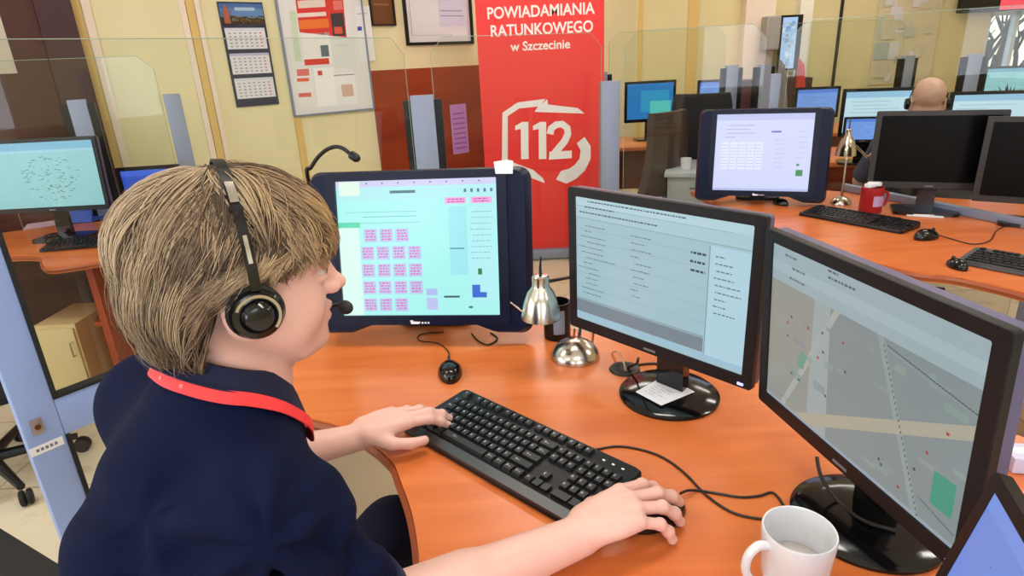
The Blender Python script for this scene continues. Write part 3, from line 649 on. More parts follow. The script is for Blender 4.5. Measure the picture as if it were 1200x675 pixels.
def screen(parent, M, w, h, ui, seed=1):
    if ui is None:
        return obj('screen', prism(nb(), [(-w/2, -h/2), (w/2, -h/2), (w/2, h/2), (-w/2, h/2)], -.002, .0, M), OFFSCR, parent)
    L = []
    for it in ui(random.Random(seed)):
        p = it[0]; lv = it[2] if len(it) > 2 else 1
        if len(p) == 4 and not isinstance(p[0], tuple): p = (p[0]*w-w/2, p[1]*h-h/2, p[2]*w-w/2, p[3]*h-h/2)
        else: p = [(x*w-w/2, y*h-h/2) for x, y in p]
        L.append((p, it[1], lv))
    return decal('screen', L, SCREEN, parent, M, .00012)
def wide_monitor(name, label, loc, rz, zc, W, H, ui, tilt=0, bz=.019, base=(0, .02), br=.105, shell=SHELL, bezel=BEZEL, seed=1, base_round=True, led=True, group=None, bzm=None):
    t = thing(name, label, 'monitor', (loc[0], loc[1], loc[2]), rz, group); M = pm(zc, tilt)
    o_, i_ = rrect(W, H, .006, 3), rrect(W-2*bz, H-2*bz-.004, .003, 3)
    i_ = [(x, y+.003) for x, y in i_]
    bm = nb(); ringprism(bm, o_, i_, -.012, .0, M); ringprism(bm, [(x*.998, y*.998) for x, y in o_], [(x*.99, y*.99) for x, y in i_], -.002, .0015, M); b_ = obj('bezel', bm, bezel, t)
    bm = nb(); prism(bm, rrect(W-.004, H-.004, .008, 3), -.03, -.011, M); obj('housing', bm, shell, t)
    bm = nb(); prism(bm, rrect(W*.72, H*.7, .02, 3), -.062, -.029, M)
    for k in range(9): box(bm, (-W*.28+k*W*.07, H*.25, -.0625), (W*.03, .006, .002), M=M)
    obj('rear_cover', bm, BLACKP, t)
    screen(t, M @ Matrix.Translation((0, .003, -.002)), W-2*bz, H-2*bz-.004, ui, seed)
    if led:
        bm = nb(); box(bm, (W/2-.022, -H/2+.008, .002), (.012, .005, .003), M=M); obj('power_light', bm, emit_mat('led_blue', (60,110,255), 1.5) if 'led_blue' not in MATS else MATS['led_blue'], b_)
        bm = nb()
        for k in range(5): box(bm, (W/2-.05-.016*k, -H/2-.0005, -.006), (.009, .002, .004), M=M)
        obj('button', bm, BLACKP, b_)
    bm = nb(); box(bm, (0, -H/2+.009, .0016), (.03, .005, .0006), M=M); obj('maker_mark', bm, mat('mark_grey', (120,120,126), .4), b_)
    bx, by = base
    bm = nb(); pts = [(bx-.033, by+.0), (bx+.033, by+.0), (bx+.028, by+.03), (bx-.028, by+.03)]
    prism(bm, pts, .012, zc-H/2+.1); box(bm, (bx*.5, by+.02, zc-H/2+.09), (.09, .05, .09)); obj('stand_neck', bm, BLACKG, t)
    bm = nb()
    if base_round: lathe(bm, [(0, 0), (br, 0), (br, .005), (br*.93, .011), (br*.6, .014), (.04, .018), (0, .018)], 48, M=Matrix.Translation((bx, by, 0)))
    else: prism(bm, [(bx+x, by+y) for x, y in rrect(.24, .16, .03)], 0, .014)
    obj('stand_base', bm, BLACKG, t); return t
TOP = .7505
m2yaw = -.864
wide_monitor('widescreen_monitor', 'black widescreen monitor showing a grey-blue data form, white note on its round base', (.287, 1.196, TOP), m2yaw, 1.0053-TOP, .4645, .335, ui_form, tilt=.0, base=(.044, .012), seed=2)
wide_monitor('widescreen_monitor', 'black widescreen monitor showing a dim grey street map, nearest to the white mug', (.474, .781, TOP), -1.40, .997-TOP, .442, .327, ui_map, tilt=-.055, base=(.024, .048), br=.108, seed=3)

def bulky_monitor(label, loc, rz, zc, tilt, ui, seed, note=False, glyph=True):
    t = thing('touch_monitor', label, 'monitor', loc, rz); M = pm(zc, tilt); sw, sh = .412, .345; W, H = .575, .425
    def outline(w, h, ar):   # rounded with an arch cut in its lower edge
        P = rrect(w, h, .03, 5)[:18]      # TR, TL, BL
        P = rrect(w, h, .03, 5); out = P[:18]
        for x in np.linspace(-w*.34, w*.34, 11): out.append((x, -h/2+ar*min(1, 2.5*(1-abs(x)/(w*.345)))))
        return out+P[18:]
    i0 = rrect(sw, sh, .002, 5)
    fr = rrect(sw+.05, sh+.045, .012, 5); fr = [(x, y-.002) for x, y in fr]
    bm = nb(); ringprism(bm, fr, i0, -.006, .010, M); b_ = obj('front_bezel', bm, mat('casing_front', (7,16,44), .35, spec=.25), t)
    bm = nb(); o1 = [(x, y-.014) for x, y in outline(W, H, .03)]; o2 = outline(W*.97, H*.96, .022)
    n = len(o1); A = [bm.verts.new(M @ Vector((x, y, -.06))) for x, y in o1]; B = [bm.verts.new(M @ Vector((x, y, -.03))) for x, y in o1]
    Cc = [bm.verts.new(M @ Vector((x*.955, y*.955, .0))) for x, y in o1]
    for P_, Q_ in ((A, B), (B, Cc)):
        for i in range(n): bm.faces.new((P_[i], P_[(i+1) % n], Q_[(i+1) % n], Q_[i]))
    bm.faces.new(A[::-1]); f = bm.faces.new(Cc)
    obj('casing', bm, NAVYP, t)
    bm = nb(); prism(bm, rrect(W*.6, H*.62, .03, 4), -.13, -.058, M); obj('rear_cover', bm, BLACKP, t)
    screen(t, M @ Matrix.Translation((0, 0, .0012)), sw, sh, ui, seed)
    if glyph:
        L = [([(-.025, -.207), (-.004, -.207), (.0, -.201), (-.02, -.2), (-.019, -.197), (-.028, -.197)], (236,236,244), 3)]+[((.002+.008*k, -.206, .007+.008*k, -.2015), (220,222,236), 3) for k in range(3)]
        decal('maker_mark', L, PAINT, b_, M @ Matrix.Translation((0, .0125, .0100)), .0002)
    bm = nb(); prism(bm, [(-.035, .12), (.035, .12), (.03, .16), (-.03, .16)], .01, zc); obj('stand_neck', bm, BLACKP, t)
    bm = nb(); prism(bm, [(x, y+.155) for x, y in rrect(.2, .13, .03)], 0, .013); obj('stand_base', bm, BLACKP, t)
    return t, M
M1L = dep(490, 291, 1.58); M1C = Vector((M1L[0], M1L[1], 0))
t1, M1M = bulky_monitor('bulky navy-black monitor with a cyan screen of pink tables, in front of the operator', (M1C.x, M1C.y, TOP), -.12, M1L[2]-TOP, .2, ui_main, 5)
bm = nb(); prism(bm, [(-.022, -.016), (.02, -.017), (.022, .014), (.006, .017), (-.026, .013)], 0, .0008, t1.matrix_basis @ M1M @ Matrix.Translation((.228, .196, .0112)))
tag(obj('sticky_label', bm, PAPER), 'torn white paper label on the top right corner of the navy-black monitor', 'label')
bdp = dep(893, 179, 2.85); bulky_monitor('bulky black monitor with a pale lilac table on screen, on the back right desk', (bdp[0], bdp[1], TOP), -.36, bdp[2]-TOP, .14, ui_table, 9)
p = dep(1096, 176, 2.55); wide_monitor('widescreen_monitor', 'switched-off black widescreen monitor on the back desk, beside the small silver lamp', (p[0], p[1], TOP), -.42, p[2]-TOP, .455, .315, None, seed=4, shell=BEZEL, bezel=mat('bezel_grey_black', (38,36,38), .4), base_round=False, led=True)
p = dep(1232, 190, 2.30); wide_monitor('widescreen_monitor', 'switched-off black widescreen monitor cut by the right edge of the photo', (p[0], p[1], TOP), -.62, p[2]-TOP, .43, .325, None, seed=4, shell=BEZEL, bezel=MATS['bezel_grey_black'], base_round=False, led=False)
p = dep(52, 206, 2.83); wide_monitor('widescreen_monitor', 'black monitor showing a green region map on a cyan screen, on the left desk', (p[0], p[1], TOP), -.0, p[2]-TOP, .53, .33, ui_region, bz=.016, tilt=.08, seed=6, base_round=False, led=False)
p = dep(178, 222, 3.15); wide_monitor('small_monitor', 'small dark monitor with a blue screen, mostly hidden behind the blond head', (p[0], p[1], TOP), .1, p[2]-TOP, .3, .235, ui_plain((40,80,190), (60,100,210)), bz=.018, seed=6, base_round=False, led=False)

# small tablet panel at the lower right corner
yl_, tl_ = -1.9186, .196
pc_ = onz(1167, 577, 1.0); W, H = .29, .215
u_ = np.array([cos(yl_), sin(yl_), 0]); b_ = np.array([-sin(yl_), cos(yl_), 0]); v_ = np.array([0, 0, cos(tl_)])+b_*sin(tl_)
ctr = pc_-u_*.017+v_*.017+u_*W/2-v_*H/2
lt = thing('tablet', 'black-framed tablet panel with a plain blue screen, cut by the lower right corner', 'tablet', (ctr[0], ctr[1], TOP), yl_)
ML = pm(ctr[2]-TOP, tl_)
bm = nb(); prism(bm, rrect(W, H, .008, 3), -.012, -.001, ML); ringprism(bm, rrect(W, H, .008, 3), rrect(W-.034, H-.034, .002, 3), -.002, .0015, ML); obj('casing', bm, BLACKP, lt)
screen(lt, ML @ Matrix.Translation((0, 0, .0003)), W-.034, H-.034, lambda r: [((0, 0, 1, 1), (104,138,214)), ((0, .9, 1, 1), (112,146,220), 2)]+[((x, y, x+.008, y+.012), (70,96,160), 3) for x, y in ((.2, .7), (.25, .62), (.6, .5), (.4, .3), (.3, .75), (.12, .5))], 7)
bm = nb(); tube(bm, [ML @ Vector((0, 0, -.014)), (0, .05, .03), (0, .06, .01)], .012, 8); prism(bm, [(x, y+.045) for x, y in rrect(.16, .12, .02)], 0, .01); obj('stand', bm, BLACKP, lt)

# ------------------------------------------------------------------ keyboards
def keycap(w, d=.0185, h=.0075):
    bm = nb(); a = [(-w/2, -d/2), (w/2, -d/2), (w/2, d/2), (-w/2, d/2)]
    lo = [bm.verts.new((x, y, 0)) for x, y in a]; hi = [bm.verts.new((x*(1-.0035/w), y*.74+.0007, h)) for x, y in a]
    for i in range(4): bm.faces.new((lo[i], lo[(i+1) % 4], hi[(i+1) % 4], hi[i]))
    bm.faces.new(hi); bmesh.ops.recalc_face_normals(bm, faces=bm.faces)
    me = bpy.data.meshes.new('key'); bm.to_mesh(me); bm.free(); me.materials.append(KEYM); me.materials.append(PRINTM)
    # small glyph printed on the cap
    return me
def add_print(me, w, kind):
    bm = bmesh.new(); bm.from_mesh(me); rr = random.Random(kind); z = .0077
    x0, y0 = -w*.28, -.001
    def q(a, b, c, d): 
        f = bm.faces.new([bm.verts.new(v) for v in ((a, b, z), (c, b, z), (c, d, z), (a, d, z))]); f.material_index = 1
    q(x0, y0, x0+.0012, y0+.0045); q(x0, y0+.0035, x0+.0035, y0+.0045)
    if kind % 2: q(x0+.0025, y0, x0+.0037, y0+.0045)
    else: q(x0, y0, x0+.0035, y0+.001)
    if w > .02: q(x0+.005, y0+.001, x0+.010, y0+.002)
    bm.to_mesh(me); bm.free(); return me
U = .0186
ROWS = [  # (y units from top, list of (x units, width))
    (0, [(0, 1)]+[(2+i, 1) for i in range(4)]+[(6.5+i, 1) for i in range(4)]+[(11+i, 1) for i in range(4)]+[(15.25+i, 1) for i in range(3)]),
    (1.3, [(i, 1) for i in range(13)]+[(13, 2)]+[(15.25+i, 1) for i in range(3)]+[(18.5+i, 1) for i in range(4)]),
    (2.3, [(0, 1.5)]+[(1.5+i, 1) for i in range(12)]+[(13.5, 1.5)]+[(15.25+i, 1) for i in range(3)]+[(18.5+i, 1) for i in range(4)]),
    (3.3, [(0, 1.75)]+[(1.75+i, 1) for i in range(11)]+[(12.75, 2.25)]+[(18.5+i, 1) for i in range(3)]),
    (4.3, [(0, 2.25)]+[(2.25+i, 1) for i in range(10)]+[(12.25, 2.75), (16.25, 1)]+[(18.5+i, 1) for i in range(4)]),
    (5.3, [(0, 1.25), (1.25, 1.25), (2.5, 1.25), (3.75, 6.25), (10, 1.25), (11.25, 1.25), (12.5, 1.25), (13.75, 1.25), (15.25, 1), (16.25, 1), (17.25, 1), (18.5, 2), (20.5, 1), (21.5, 1)])]
RP = 1.20
def keyboard(name, label, loc, rz, fine, W=.453, D=.175):
    t = thing(name, label, 'keyboard', loc, rz)
    bm = nb(); P = rrect(W, D, .012, 4); hgt = lambda y: .012+.012*(y+D/2)/D
    lo = [bm.verts.new((x, y, .002)) for x, y in P]; mi = [bm.verts.new((x, y, hgt(y)-.004)) for x, y in P]; hi = [bm.verts.new((x*.985, y*.965, hgt(y))) for x, y in P]
    n = len(P)
    for A, B in ((lo, mi), (mi, hi)):
        for i in range(n): bm.faces.new((A[i], A[(i+1) % n], B[(i+1) % n], B[i]))
    bm.faces.new(hi); bm.faces.new(lo[::-1])
    cs = obj('case', bm, BLACKP, t)
    bm = nb(); P2 = [(x, y) for x, y in rrect(W*.985, .022, .010, 4)]; prism(bm, [(x, y-D/2+.012) for x, y in P2], .004, .0142); obj('palm_edge', bm, mat('kb_edge_grey', (52,54,56), .3), t)
    x0, y0 = -W/2+.019, D/2-.019; cnt = 0; cache = {}; rest = nb()
    for r_i, (ry, ks) in enumerate(ROWS):
        for kx, kw in ks:
            w = kw*U-.0022; cx = x0+(kx+kw/2)*U; cy = y0-ry*U*RP; z = hgt(cy)-.001
            small = fine and (cnt < 100)
            key_id = (round(w, 4), cnt % 4)
            if small:
                if key_id not in cache: cache[key_id] = add_print(keycap(w), w, cnt % 4)
                o = bpy.data.objects.new('key', cache[key_id]); C.objects.link(o); o.parent = t; o.location = (cx, cy, z); o.rotation_euler = (math.atan(.012/D), 0, 0)
            else: box(rest, (cx, cy, z+.003), (w-.002, .016, .0075))
            cnt += 1
    ro = obj('keys', rest, KEYM, t)
    if fine: ro['kind'] = 'stuff'
    if fine:
        bm = nb()
        for k in range(3): box(bm, (W/2-.03-.02*k, D/2-.02, hgt(D/2-.02)+.0005), (.005, .003, .001))
        obj('indicator_light', bm, emit_mat('led_green', (90,200,110), .6), t)
    return t
KA = -.778; KU = Vector((cos(KA), sin(KA), 0)); KV = Vector((-sin(KA), cos(KA), 0)); KC = Vector((-.116, 1.200, 0))+KU*.2265-KV*.083
keyboard('keyboard', 'full-size black keyboard under the operator hands, on the orange foreground desk', (KC.x, KC.y, TOP), KA, True)
a = onz(955, 244, .77); b = onz(1072, 264, .77); c_ = (a+b)/2; ka2 = atan2(b[1]-a[1], b[0]-a[0])
keyboard('keyboard', 'black keyboard on the back right desk in front of the switched-off monitor', (c_[0]-.02, c_[1]-.0, TOP), ka2, False, W=.43, D=.15)
a = onz(98, 276, .77); keyboard('keyboard', 'black keyboard on the left desk, half hidden by the blond head', (a[0]+.12, a[1]-.10, TOP), .15, False, W=.42, D=.14)
a = onz(1195, 318, .77); tb = keyboard('compact_keyboard', 'flat dark grey keyboard at the right edge of the photo on the back desk', (a[0]+.1, a[1]+.03, TOP), -.95, False, W=.42, D=.16)
for o_ in tb.children:
    if o_.name.startswith(('case', 'palm_edge')): o_.data.materials[0] = mat('slate_plastic', (74,76,82), .35)

# ------------------------------------------------------------------ mice
def mouse(label, loc, rz, scale=1):
    t = thing('computer_mouse', label, 'computer mouse', loc, rz)
    bm = nb(); bmesh.ops.create_uvsphere(bm, u_segments=28, v_segments=14, radius=1)
    for v in bm.verts:
        x, y, z = v.co; z = max(z, -.15)
        v.co = Vector((x*.0315*(1-.13*abs(y)**2)*scale, y*.057*scale, (z+.15)*.031*(1-.22*y)*scale))
    b = obj('body', bm, BLACKG, t)
    bm = nb(); lathe(bm, [(0, -.003), (.008, -.003), (.0095, 0), (.008, .003), (0, .003)], 20, M=Matrix.Translation((0, .030*scale, .027*scale)) @ Matrix.Rotation(pi/2, 4, 'Y')); obj('scroll_wheel', bm, CHROME if 'far hand' in label else DARKMET, b)
    bm = nb(); tube(bm, [(0, .056*scale, .008), (0, .012*scale, .0355*scale), (0, .004, .0368*scale)], .0006, 4); obj('button_seam', bm, RUBBER, b)
    return t
dR = np.array(onz(772, 591, .79)-onz(682, 627, .79)); dR /= np.linalg.norm(dR); MSR = onz(799, 586, .765)-dR*.052
mouse('black mouse gripped under the operator right hand', (MSR[0], MSR[1], TOP), atan2(-dR[0], dR[1]))
p = onz(527, 432, .765); mouse('black mouse resting free between the keyboard and the navy-black monitor', (p[0], p[1], TOP), .12, .92)
p = onz(1081, 274, .765); mouse('black mouse at the near end of the back desk keyboard', (p[0]+.01, p[1]-.01, TOP), -1.2)
p = onz(1122, 308, .765); mouse('black mouse beside the flat dark grey keyboard on the back desk', (p[0], p[1], TOP), -.1, .8)
p = onz(64, 281, .765); mouse('black mouse on the left desk behind the glass', (p[0], p[1], TOP), 1.2)
p = onz(915, 236, .765); mouse('small black mouse under the bulky black monitor on the back desk', (p[0], p[1], TOP), .3, .8)

# ------------------------------------------------------------------ desk lamps
def lamp(name, label, loc, rz, s=1, up=.36):
    t = thing(name, label, 'desk lamp', loc, rz)
    bm = nb(); R = .060*s; lathe(bm, [(0, 0), (R, 0), (R, .006*s), (R*.97, .012*s), (R*.9, .02*s), (R*.72, .033*s), (R*.45, .043*s), (R*.2, .048*s), (0, .049*s)], 40); obj('base', bm, CHROME, t)
    return t
p = onz(674, 418, .75); lt0 = lamp('desk_lamp', 'brushed nickel desk lamp with a bell shade, beside the navy-black monitor', (p[0], p[1], TOP), 0)
LP_ = Vector((p[0], p[1], TOP)); sh_top = Vector(dep(636, 322, 1.42)); sh_bot = Vector(dep(634, 372, 1.42)); ax = (sh_top-sh_bot).normalized()
ax = (Vector((0, 0, 1))*.97+Vector((.02, .02, 0))).normalized(); xx = ax.orthogonal().normalized(); MS = frame_m(sh_bot-LP_, xx, ax.cross(xx), ax)
hS = .088
bm = nb(); lathe(bm, [(.0455, 0), (.044, .012), (.038, .04), (.030, .062), (.0205, .074), (.0195, .077), (.0195, .098), (.016, .102), (0, .103), (0, .098), (.015, .096), (.0175, .078), (.028, .06), (.036, .038), (.042, .012), (.0435, 0), (.0455, 0)], 36, M=MS); shd = obj('lamp_shade', bm, CHROME, lt0)
bm = nb(); lathe(bm, [(.0, .015), (.018, .02), (.024, .04), (.018, .06), (.012, .075)], 20, M=MS); obj('bulb', bm, mat('bulb_white', (225,225,220), .3), shd)
bm = nb(); top = MS @ Vector((0, 0, .1)); tube(bm, [top, top+Vector((0, 0, .02)), top+Vector((.002, 0, .045))], [.004, .003, .002], 8); obj('shade_pin', bm, DARKMET, shd)
kn = Vector(dep(668, 325, 1.5))-LP_; sd = MS @ Vector((0, 0, .085)); sd2 = sd+Vector((.02, .004, 0))
bm = nb(); tube(bm, [sd, sd2, kn, Vector((.035, .10, .11)), Vector((.014, .03, .04))], .0042, 8); obj('arm', bm, DARKMET, lt0)
bm = nb(); a0 = MS @ Vector((-.0, -.0, .02)); h0 = Vector(dep(612, 365, 1.41))-LP_; h1 = Vector(dep(598, 354, 1.41))-LP_; tube(bm, [h0, h1], .0022, 8); obj('shade_handle', bm, CHROME, shd)
bm = nb(); 
for px_, py_ in ((672, 388), (694, 392)):
    q = Vector(dep(px_, py_, 1.46))-LP_; tube(bm, [q-Vector((0, 0, .02)), q+Vector((.003, 0, .005))], .0028, 8)
obj('joint_stub', bm, CHROME, lt0)
# black cylinder behind the lamp
p = onz(654, 398, .75); t = thing('pen_cup', 'dark cylindrical pen cup with a painted grey highlight, standing just behind the nickel lamp', 'pen cup', (p[0], p[1]+.02, TOP))
bm = nb(); lathe(bm, [(0, 0), (.034, 0), (.035, .004), (.035, .1), (.032, .1), (.032, .006), (0, .006)], 32); obj('cup', bm, BLACKP, t)
bm = nb(); 
for k in range(7):
    a0 = radians(-110+k*7); a1 = radians(-110+(k+1)*7); bm.faces.new([bm.verts.new((.0354*cos(a), .0354*sin(a), z)) for a, z in ((a0, .02), (a1, .02), (a1, .085), (a0, .085))])
obj('grey_highlight', bm, ALU2, t)  # grey strip painted on as the highlight of the dark cylinder
# small lamp on the back desk
p = onz(985, 239, .75); l2 = lamp('desk_lamp', 'small silver desk lamp on the back desk, left of the switched-off monitor', (p[0], p[1], TOP), 0, .75)
D2 = 2.98; LQ = Vector((p[0], p[1], TOP)); sb = Vector(dep(991, 182, D2))-LQ
bm = nb(); tube(bm, [(0, 0, .03), (0, 0, .2), sb+Vector((0, 0, .03))], .006, 8); obj('pole', bm, CHROME, l2)
bm = nb(); lathe(bm, [(.046, 0), (.043, .03), (.03, .07), (.016, .09), (.012, .12), (0, .125)], 28, M=Matrix.Translation(sb)); s2_ = obj('lamp_shade', bm, CHROME, l2)
bm = nb(); tube(bm, [sb+Vector((0, 0, .12)), sb+Vector((0, 0, .17))], .0035, 6); obj('shade_pin', bm, CHROME, s2_)
bm = nb(); a_ = Vector(dep(1004, 172, D2))-LQ; b_ = Vector(dep(1016, 184, D2))-LQ; c_ = Vector(dep(1026, 176, D2))-LQ; tube(bm, [sb+Vector((0, 0, .06)), a_, b_, c_], .006, 6); obj('arm', bm, CHROME, l2)

# ------------------------------------------------------------------ mug
p = onz(937, 621, .845); mg = thing('mug', 'white ceramic mug with a little drink left, at the bottom edge of the desk', 'mug', (p[0], p[1], TOP))
r = .0468
bm = nb(); lathe(bm, [(0, .003), (.030, .003), (.032, 0), (.036, 0), (.0395, .006), (.0425, .03), (r-.0015, .07), (r, .0935), (r-.0012, .096), (r-.003, .0955), (r-.004, .092), (.0395, .04), (.036, .014), (.03, .008), (0, .007)], 56); obj('body', bm, WHITEC, mg)
hq = onz(871, 668, .80); hd = Vector((hq[0]-p[0], hq[1]-p[1], 0)).normalized(); hp = [hd*.044+Vector((0, 0, .080)), hd*.060+Vector((0, 0, .084)), hd*.073+Vector((0, 0, .072)), hd*.076+Vector((0, 0, .052)), hd*.068+Vector((0, 0, .032)), hd*.054+Vector((0, 0, .022)), hd*.0405+Vector((0, 0, .022))]
bm = nb(); tube(bm, catmull(hp, 5), .0062, 12); obj('handle', bm, WHITEC, mg)
bm = nb(); lathe(bm, [(0, .0405), (.0385, .0405), (.0385, .0402), (0, .0402)], 40); tag(obj('drink', bm, mat('milky_tea', (196,190,186), .1), None, loc=(p[0], p[1], TOP)), 'shallow pale drink inside the white mug', 'drink')
# ------------------------------------------------------------------ notes, cables, grommet
p = Vector((.279, 1.161, TOP)); Rm = Matrix.Translation(p) @ Matrix.Rotation(m2yaw, 4, 'Z')
c4 = [onz(x, y, .7695) for x, y in ((745, 459), (779, 440), (814, 459), (775, 475))]
bm = nb(); prism(bm, [(q[0], q[1]) for q in c4], .7685, .7695); nt_ = tag(obj('paper_note', bm, PAPER), 'square white handwritten note on the round base of the data-form monitor', 'note')
Mn = frame_m(c4[0], Vector(c4[3]-c4[0]).normalized(), Vector(c4[1]-c4[0]).normalized(), (0, 0, 1)); wn = (Vector(c4[3])-Vector(c4[0])).length
decal('handwriting', lines(.01, .012, wn-.008, .06, 5, (150,150,176), random.Random(2), .0015, .6, .95, 2), PAINT, nt_, Mn)
p = onz(732, 433, .75); g = thing('cable_grommet', 'round black cable grommet with wires, between the nickel lamp and the monitor base', 'cable grommet', (p[0], p[1], .75))
bm = nb(); lathe(bm, [(0, .0025), (.022, .0025), (.024, .004), (.034, .004), (.036, .0), (0, 0)], 32); obj('ring', bm, BLACKP, g)
def cable(label, pts, r=.0022, k=6, m=CABLE, name='cable'):
    bm = nb(); tube(bm, catmull(pts, k), r, 7); return tag(obj(name, bm, m), label, 'cable')
def dz(L_, z=.7525): return [Vector(onz(x, y, z)) for x, y in L_]
pp = dz([(797, 584), (806, 578), (820, 575), (840, 578), (868, 582.5), (890, 581), (904, 577), (912, 583), (918, 592)]); pp[0].z = .762; pp[1].z = .758
cable('thin black mouse cable running right from the operator mouse', pp)
pp = dz([(690, 533), (703, 526), (722, 523), (742, 525), (765, 531), (785, 541), (805, 557), (822, 575), (840, 590), (862, 602), (890, 608), (930, 612)]); pp[0].z = .76
cable('black keyboard cable curving behind the keyboard towards the mug', pp)
pp = dz([(527, 419), (524, 410), (512, 402), (495, 400), (489, 396), (496, 391), (520, 389)]); cable('thin cable of the free mouse looping under the navy-black monitor', pp, .0016)
pp = dz([(553, 391), (560, 399), (572, 404), (583, 397), (575, 390)]); cable('short black cable loop on the desk under the right side of the navy-black monitor', pp, .0022)
pp = [Vector(onz(736, 430, .754)), Vector(onz(746, 426, .80)), Vector(onz(747, 424, .85)), Vector(onz(748, 420, .87))]; cable('black cable rising from the grommet to the data-form monitor', pp, .003)
pp = dz([(738, 430), (752, 427), (768, 426), (782, 430)]); cable('black cable lying from the grommet to the monitor stand', pp, .003)
pp = [Vector(onz(733, 434, .754)), Vector(onz(731, 425, .775)), Vector(onz(727, 416, .785)), Vector(onz(722, 412, .77)), Vector(onz(717, 413, .7525))]; cable('short pale cable sticking up out of the grommet', pp, .0022, m=mat('cable_pale', (206,170,130), .5))
pp = [Vector(dep(957, 535, .99)), Vector(dep(963, 560, .98)), Vector(dep(985, 590, .97)), Vector(onz(1012, 610, .775)), Vector(onz(1050, 622, .77))]; cable('black cable hanging below the street-map monitor onto its base', pp, .003)
pp = dz([(1096, 274), (1115, 280), (1140, 286), (1160, 282), (1168, 270), (1185, 262)]); cable('mouse cable trailing across the back right desk', pp, .002)
# gooseneck microphone behind the navy-black monitor
p0 = Vector(dep(362, 205, 1.72)); base = Vector((p0.x-.005, p0.y+.04, TOP))
gm = thing('gooseneck_microphone', 'black gooseneck microphone arching above the left side of the navy-black monitor', 'microphone', base)
bm = nb(); prism(bm, rrect(.1, .12, .02), 0, .03); obj('base', bm, BLACKP, gm)
gp = [Vector(dep(x, y, D_))-base for x, y, D_ in ((360, 205, 1.72), (364, 197, 1.72), (372, 185, 1.72), (382, 176, 1.71), (393, 172, 1.70), (402, 174, 1.69), (410, 180, 1.68))]
bm = nb(); tube(bm, catmull([Vector((0, 0, .02)), Vector((0, 0, .25))]+gp, 5), .0055, 10); obj('gooseneck', bm, BLACKP, gm)
bm = nb(); a_ = gp[-1]; b_ = Vector(dep(420, 187, 1.67))-base; tube(bm, [a_, a_.lerp(b_, .2), a_.lerp(b_, .8), b_], [.006, .012, .012, .008], 12); obj('microphone_head', bm, BLACKP, gm)
# papers and small things on the far desks
p = onz(1083, 251, .752); bm = nb(); box(bm, (p[0], p[1], .7525), (.13, .1, .003), rz=-.5, bev=.001); box(bm, (p[0]+.01, p[1]+.005, .756), (.11, .08, .003), rz=-.3, bev=.001); tag(obj('folded_paper', bm, PAPER), 'crumpled white paper under the switched-off monitor on the back desk', 'paper')
p = onz(1019, 248, .75); rc = thing('red_mug', 'red printed mug with a white paper on top, left of the switched-off monitor', 'mug', (p[0], p[1], TOP))
bm = nb(); lathe(bm, [(0, 0), (.042, 0), (.045, .004), (.045, .108), (.042, .11), (.040, .108), (.040, .01), (0, .01)], 32); obj('body', bm, mat('mug_red', (158,30,34), .35), rc)
bm = nb(); tube(bm, catmull([(.044, 0, .085), (.066, 0, .08), (.07, 0, .055), (.06, 0, .03), (.044, 0, .025)], 4), .006, 8); obj('handle', bm, MATS['mug_red'], rc)
bm = nb(); 
for k in range(6):
    a0 = radians(-110+k*12); a1 = radians(-110+(k+1)*12); bm.faces.new([bm.verts.new((.0456*cos(a), .0456*sin(a), z)) for a, z in ((a0, .03), (a1, .03), (a1, .075), (a0, .075))])
obj('printed_patch', bm, mat('patch_lilac', (180,150,196), .6), rc)
bm = nb(); box(bm, (0, 0, .118), (.08, .03, .016), rz=.4, bev=.004); box(bm, (.01, .01, .122), (.05, .05, .014), rz=.9, bev=.004); tag(obj('tissue', bm, PAPER, loc=(p[0], p[1], TOP-.001)), 'crumpled white tissue on the red mug', 'tissue')
a0 = onz(90, 262, .752); bf = Vector((a0[0], a0[1]+.02, TOP))
bm = nb(); box(bm, (0, 0, .055), (.14, .012, .11), M=Matrix.Rotation(-.35, 4, 'X'), bev=.002); box(bm, (0, .06, .004), (.13, .12, .008)); tag(obj('blue_folder_stand', bm, mat('folder_blue', (46,84,190), .5), loc=bf), 'small bright blue upright folder under the region-map monitor', 'folder')
p = onz(58, 262, .752); bm = nb(); box(bm, (p[0], p[1], .7515), (.21, .15, .002), rz=.5); tag(obj('paper_sheet', bm, mat('paper_lilac', (206,170,190), .7)), 'pinkish paper sheet on the left desk, left of the blue folder', 'paper')
p = onz(1197, 534, .79); bx_ = thing('white_box', 'small white box at the right edge, behind the black-framed tablet', 'box', (p[0]+.05, p[1]+.02, TOP), -.2); bm = nb(); box(bm, (0, 0, .015), (.10, .05, .03), bev=.004); obj('carton', bm, mat('box_lilac_white', (206,204,232), .5), bx_); bm = nb(); box(bm, (0, 0, .0305), (.10, .016, .001)); obj('tape', bm, PAPER, bx_)
#@@PART4
# ------------------------------------------------------------------ the operator
V3 = lambda *a: np.array(a, float)
def unit(v): v = np.array(v, float); return v/np.linalg.norm(v)
OPL = V3(-.46, .53, 0)
op = thing('person', 'blond seated person in a navy polo with red lanyard, typing at the foreground desk', 'person', OPL)
HC_ = dep(284, 311, .70)                       # skull centre
yaw, pit, rol = radians(30), radians(6), radians(0)
hf = V3(cos(yaw)*cos(pit), sin(yaw)*cos(pit), -sin(pit)); hl = unit(V3(-sin(yaw), cos(yaw), 0)); hu = np.cross(hf, hl)
HR = np.stack([hf, hl, hu], 1)                 # columns: forward, left, up
def hp_(x, y, z): return HC_+HR @ V3(x, y, z)
N_ = hp_(-.036, 0, -.128)            # neck base
FT = unit(V3(.62, .78, 0)); RTd = unit(V3(.80, -.60, 0))   # torso facing / right
S_R = N_+V3(.082, -.108, -.105); S_L = N_+V3(-.145, .098, -.085)
W_R = onz(680, 628, .792); E_R = onz(446, 735, .80)+V3(-.01, .01, 0)
